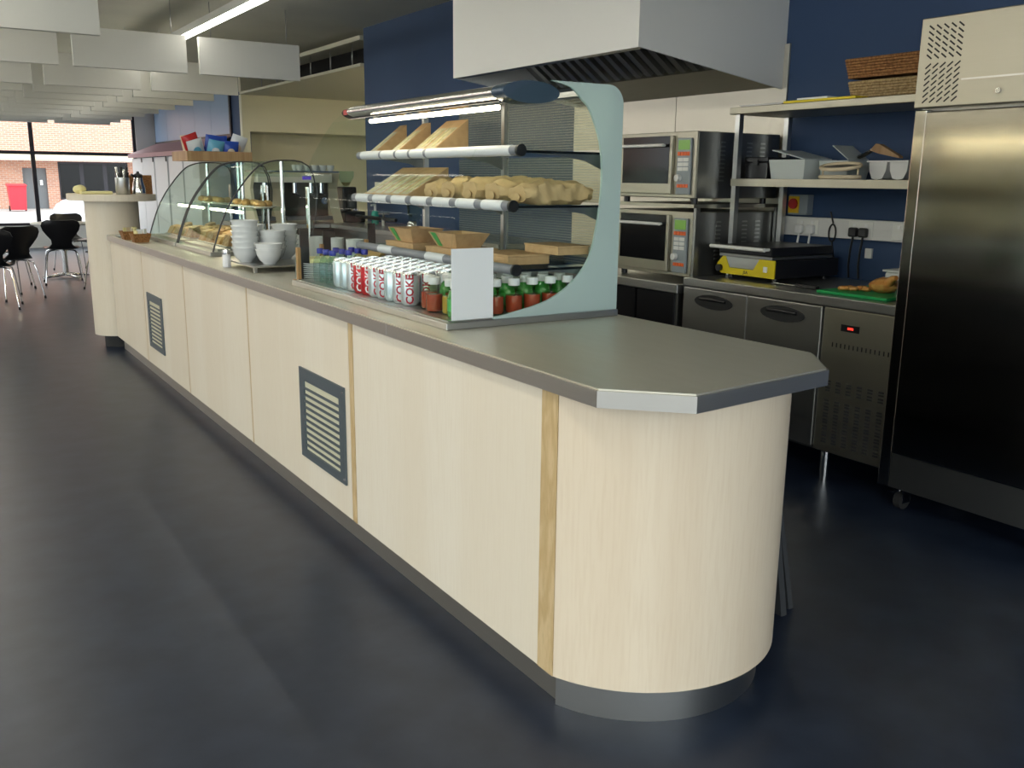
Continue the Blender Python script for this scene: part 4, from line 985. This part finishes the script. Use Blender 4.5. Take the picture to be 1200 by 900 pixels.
obj('coil', B().tube([(XR - .058, 1.41 + .022 * math.sin(a), 1.10 + .045 * math.cos(a)) for a in [k * .35 for k in range(37)]], .0045, 6), 'black_plastic', t)
obj('tail', B().tube([(XR - .058, 1.43, 1.21), (XR - .056, 1.41, 1.15)], .0045, 6).tube([(XR - .056, 1.41, 1.055), (XR - .058, 1.39, .98), (XR - .05, 1.36, .90)], .0045, 6), 'black_plastic', t)
one('cable_tag', B().box(XR - .014, XR - .002, 1.19, 1.23, .98, 1.03), 'white_key', 'small pale tag on the blue wall below the black plugs', 'tag', (XR - .008, 1.21, .98))

# ------------------------------------------------------------------ tall fridge
FX, fy0, fy1 = 2.075, -.225, .477
f = thing('upright_fridge', 'tall stainless upright fridge on castors at the right edge', 'fridge', (2.45, .13, 0))
obj('cabinet', B().box(FX + .045, 2.86, fy0, fy1, .112, 1.96, .003), 'steel', f)
obj('side_stile', B().box(FX, FX + .044, fy1 - .052, fy1, .112, 1.640, .004), 'fridge_steel', f)
obj('bottom_panel', B().box(FX, FX + .044, fy0, fy1 - .053, .112, .26, .003), 'dark_steel', f)
dr = obj('door', B().box(FX - .018, FX + .044, fy0 + .005, fy1 - .058, .265, 1.632, .006), 'fridge_steel', f)
obj('door_gasket', B().box(FX + .0, FX + .040, fy1 - .0575, fy1 - .0525, .265, 1.632), 'rubber', f)
hp_ = obj('head_panel', B().box(FX - .012, FX + .044, fy0, fy1, 1.646, 1.975, .004), 'panel_steel', f)
for blk in range(2):
    for r in range(7 if blk else 6):
        for c in range(5):
            yy = fy1 - .045 - c * .030 - .006 * (0); zz = 1.673 + r * .021 if blk else 1.833 + r * .021
            b = B().box(FX - .0128, FX - .0121, yy - .0135, yy + .0135, zz - .0028, zz + .0028).rot(math.radians(-38 if blk == 0 else 38) * -1, 'X', (FX, yy, zz))
            obj('vent_slot', b, 'dark_void', hp_)
obj('lock', B().tube([(FX - .0125, .14, 1.69), (FX - .02, .14, 1.69)], .010, 14), 'chrome', hp_)
obj('pressed_line', B().box(FX - .0135, FX - .0122, fy0 + .02, .29, 1.738, 1.744), 'steel', hp_)
for i, (x, y) in enumerate(((FX + .09, fy1 - .06), (FX + .09, fy0 + .06), (2.78, fy1 - .06), (2.78, fy0 + .06))):
    cs = obj('castor', B().box(x - .03, x + .03, y - .03, y + .03, .104, .1118).box(x - .022, x + .03, y - .022, y - .017, .03, .104).box(x - .022, x + .03, y + .017, y + .022, .03, .104), 'chrome', f)
    obj('wheel', B().tube([(x + .005, y - .015, .04), (x + .005, y + .015, .04)], .04, 18), 'rubber', cs)
    if i < 2: obj('brake_lever', B().box(x - .075, x - .022, y - .012, y + .012, .085, .092), 'chrome', cs)

# ------------------------------------------------------------------ ceiling: hanging baffles and strip lamps
bz0, bz1 = 2.245, 2.565
rows = [5.0, 7.0] + [9.0 + i for i in range(9)]
cols = [(-2.06, -1.11), (-1.05, -.10), (0.0, .93), (1.04, 1.97)]
proto = None
cnames = ['third column left of lamp', 'second column left of lamp', 'just left of lamp', 'just right of lamp']
for ri, Y in enumerate(rows):
    for ci, (a, c) in enumerate(cols):
        if ri == 0 and ci > 1: continue
        cx = (a + c) / 2
        if proto is None:
            proto = thing('ceiling_baffle', '', 'ceiling baffle', (cx, Y, bz0))
            obj('board', B().box(cx - .465, cx + .465, Y - .025, Y + .025, bz0, bz1, .003), 'baffle_white', proto)
            for sx in (-.35, .35): obj('suspension_wire', B().tube([(cx + sx, Y, bz1), (cx + sx, Y, ZC)], .004, 5), 'steel', proto)
            o = proto
        else:
            o = dup(proto, None, (cx, Y, bz0))
        o['label'] = 'white hanging ceiling board, %s row from front, %s' % (ORD[ri], cnames[ci]); o['group'] = 'hanging ceiling boards'
def strip(x, y0, y1, label, m='lamp_tube'):
    t = thing('strip_lamp', label, 'ceiling lamp', (x, (y0 + y1) / 2, 2.58), 'ceiling strip lamps')
    obj('housing', B().box(x - .03, x + .03, y0, y1, 2.600, 2.66), 'off_white', t)
    obj('diffuser', B().box(x - .026, x + .026, y0, y1, 2.572, 2.5995, .006), m, t)
    for y in (y0 + .3, y1 - .3): obj('suspension_wire', B().tube([(x, y, 2.66), (x, y, ZC - .004)], .004, 5), 'steel', t)
strip(.985, 4.3, 10.0, 'long fluorescent strip lamp between the ceiling boards', 'counter_lamp_tube')
strip(.985, 10.05, 15.4, 'far fluorescent strip lamp in line behind the first one', 'counter_lamp_tube')
strip(-1.08, -3.4, 15.4, 'strip lamp outside the frame nearest the serving counter')
strip(-3.1, -3.4, 15.4, 'strip lamp outside the frame over the middle of the room')
strip(-5.1, -3.4, 15.4, 'strip lamp outside the frame along the street side')

# ------------------------------------------------------------------ far end of the room: lockers, tables, chairs
for i, y in enumerate((17.05, 16.1, 15.1, 14.05, 13.05)):
    t = thing('white_locker', 'tall white cupboard with black pull, %s from the far window' % ORD[i], 'cupboard', (2.6, y, 0), 'white cupboards along the far wall')
    obj('body', B().box(2.42, 2.86, y - .49, y + .45, .0, 1.66), 'locker_white', t)
    d_ = obj('door', B().box(2.40, 2.4195, y - .485, y + .445, .06, 1.655, .002), 'locker_white', t)
    obj('black_pull', B().box(2.385, 2.3995, y - .47, y - .44, 1.58, 1.66), 'black_plastic', d_)
t = thing('cupboard_canopy', 'dusky pink sloping board over the white cupboards', 'canopy', (2.6, 15.0, 1.67))
obj('slope', B().prism([(2.34, 1.71), (2.86, 1.92), (2.86, 1.945), (2.34, 1.735)], 'y', 12.5, 17.5), 'pink_board', t)
obj('fascia', B().box(2.33, 2.345, 12.5, 17.5, 1.665, 1.735), 'pink_board', t)

def make_chair():
    t = thing('cafe_chair', '', 'chair')
    prof = [(-.22, .435, .150), (-.20, .445, .185), (-.10, .448, .205), (.03, .440, .205), (.12, .440, .185), (.165, .458, .150), (.19, .50, .115), (.205, .55, .118), (.222, .61, .165), (.238, .67, .205), (.252, .73, .222), (.262, .775, .205), (.268, .80, .150)]
    b = B(); N = 8; top, bot = [], []
    for i, (y, z, wd) in enumerate(prof):
        a = Vector(prof[max(i - 1, 0)][:2]); c = Vector(prof[min(i + 1, len(prof) - 1)][:2]); d = (c - a).normalized(); nn = (-d.y, d.x)
        r0, r1 = [], []
        for k in range(N + 1):
            u = 2 * k / N - 1; curv = .028 * u * u * (1 if i > 6 else .4)
            r0.append(b.bm.verts.new((u * wd, y + nn[0] * curv, z + nn[1] * curv))); r1.append(b.bm.verts.new((u * wd, y + nn[0] * (curv - .011), z + nn[1] * (curv - .011))))
        top.append(r0); bot.append(r1)
    for i in range(len(prof) - 1):
        for k in range(N):
            f1 = b.bm.faces.new((top[i][k], top[i][k + 1], top[i + 1][k + 1], top[i + 1][k])); f2 = b.bm.faces.new((bot[i][k], bot[i + 1][k], bot[i + 1][k + 1], bot[i][k + 1])); f1.smooth = f2.smooth = True
        for k in (0, N): b.bm.faces.new((top[i][k], top[i + 1][k], bot[i + 1][k], bot[i][k]))
    for i in (0, len(prof) - 1):
        for k in range(N): b.bm.faces.new((top[i][k], top[i][k + 1], bot[i][k + 1], bot[i][k]))
    obj('seat_shell', b, 'shell_black', t)
    for sx in (-1, 1):
        for sy in (-1, 1):
            l = obj('leg', B().tube([(sx * .06, sy * .05, .424), (sx * .13, sy * .13, .418), (sx * .165, sy * .165, .40), (sx * .185, sy * .19, .30), (sx * .22, sy * .235, .012)], .0075, 8), 'chrome', t)
            obj('foot_cap', B().tube([(sx * .22, sy * .235, .03), (sx * .222, sy * .237, 0)], .011, 8), 'black_plastic', l)
    obj('hub', B().lathe([(0, .41), (.09, .41), (.09, .427), (0, .427)], n=14), 'chrome', t)
    return t
chp = make_chair(); first = True
def chair(x, y, ang, label):
    global first
    o = chp if first else dup(chp); first = False
    o.location = (x, y, 0); o.rotation_euler[2] = math.radians(ang); o['label'] = label; o['group'] = 'black cafe chairs by the window'
# chair back is at local +y
chair(.27, 11.15, 176, 'black shell chair with its back to the counter, beside the round table')
chair(.62, 12.75, 10, 'black shell chair on the window side of the round table')
chair(.70, 10.35, 235, 'black shell chair half hidden behind the bar column')
chair(-.42, 9.75, 205, 'black shell chair turned sideways in the second row from the left edge')
chair(-.64, 9.0, 172, 'black shell chair nearest the camera at the left edge')
chair(-.35, 10.9, 90, 'black shell chair seen edge-on left of the round table')
chair(-.95, 12.2, 120, 'black shell chair with high visible back at the left edge near the window')
def cafe_table(x, y, label):
    t = thing('cafe_table', label, 'table', (x, y, 0), 'round cafe tables')
    obj('table_top', B().lathe([(0, .70), (.36, .70), (.375, .708), (.375, .722), (.36, .73), (0, .73)], (x, y, 0), 32), 'off_white', t)
    obj('pillar', B().tube([(x, y, .02), (x, y, .70)], .035, 14), 'chrome', t)
    for k in range(4):
        a = k * PI / 2 + .4; obj('foot', B().tube([(x + .03 * math.cos(a), y + .03 * math.sin(a), .045), (x + .32 * math.cos(a), y + .32 * math.sin(a), .018)], .022, 8, .014), 'chrome', t)
cafe_table(.38, 11.85, 'white round cafe table with chrome pedestal near the window')
cafe_table(-1.35, 10.6, 'white round cafe table at the left edge of the picture')

# ------------------------------------------------------------------ outside the far window
g = struct('ground_outside', B().box(-60, 80, YF + .16, 120, -.12, -.02).box(-60, XL - .16, -60, YF + .16, -.12, -.02).box(XL - .16, 80, -60, YN - .16, -.12, -.02), 'pavement'); g['kind'] = 'structure'
OY = 40.0
bd = thing('brick_building', 'red brick building with an overhanging upper storey across the street', 'building', (0, OY + 2, -.02))
dA, dB = onY(28, 220, OY), onY(56, 220, OY); wA, wB = onY(70, 220, OY), onY(152, 220, OY)
zt = onY(60, 197, OY).z; wz0, wz1 = onY(100, 234, OY).z, onY(100, 190, OY).z
oz = onY(80, 188, OY - 1.2).z
xs = [(-30, dA.x), (dB.x, wA.x), (wB.x, 40)]
b = B()
for a, c in xs: b.box(a, c, OY, OY + .4, -.02, oz - .01)
b.box(dA.x, dB.x, OY, OY + .4, zt, oz - .01); b.box(wA.x, wB.x, OY, OY + .4, -.02, wz0); b.box(wA.x, wB.x, OY, OY + .4, wz1, oz - .01)
obj('lower_wall', b, 'brick', bd)
obj('upper_wall', B().box(-30, 40, OY - 1.2, OY + .4, oz + .22, 9), 'brick', bd)
obj('beam', B().box(-30, 40, OY - 1.25, OY + .4, oz, oz + .215), 'crisp_cream', bd)
dd = obj('door', B().box(dA.x, dB.x, OY + .15, OY + .2, -.02, zt), 'door_grey', bd)
obj('door_handle', B().box(dB.x - .25, dB.x - .15, OY + .10, OY + .149, .9, 1.1), 'chrome', dd)
wn = obj('window', B().box(wA.x, wB.x, OY + .18, OY + .22, wz0, wz1), 'frame_dark', bd)
for k in range(3):
    q = (wB.x - wA.x) / 3; obj('pane', B().box(wA.x + q * k + .08, wA.x + q * (k + 1) - .08, OY + .16, OY + .179, wz0 + .08, wz1 - .08), 'oven_glass', wn)
bp = onZ(22, 247, 0)
bh = 1.08
t = thing('wheelie_bin', 'red wheelie bin standing outside by the grey door', 'bin', (bp.x, bp.y, -.02))
X, Y, Z = bp.x, bp.y, -.02
bb = B(); rr = [[bb.bm.verts.new((X + sx * a, Y + sy * a * 1.1, Z + z)) for sx, sy in ((-1, -1), (1, -1), (1, 1), (-1, 1))] for a, z in ((.25, .06), (.30, .92))]
bb.bm.faces.new(rr[0][::-1]); bb.bm.faces.new(rr[1])
for k in range(4): bb.bm.faces.new((rr[0][k], rr[0][(k + 1) % 4], rr[1][(k + 1) % 4], rr[1][k]))
obj('body', bb, 'red_bin', t)
obj('lid', B().prism([(Y - .38, Z + .921), (Y + .36, Z + .921), (Y + .36, Z + 1.0), (Y - .30, Z + .96)], 'x', X - .32, X + .32), 'red_bin', t)
for sx in (-1, 1): obj('wheel', B().tube([(X + sx * .24, Y + .22, Z + .10), (X + sx * .29, Y + .22, Z + .10)], .10, 14), 'rubber', t)
hp2 = onZ(92, 251, 0)
hb = B().blob((hp2.x + .3, hp2.y, -.02), 1.15, .9, .62, 20, .04)
for v in hb.bm.verts: v.co.z = max(v.co.z, -.02)
one('white_heap', hb, 'heap_white', 'low white covered heap on the pavement outside the window', 'heap', (hp2.x + .3, hp2.y, -.02))
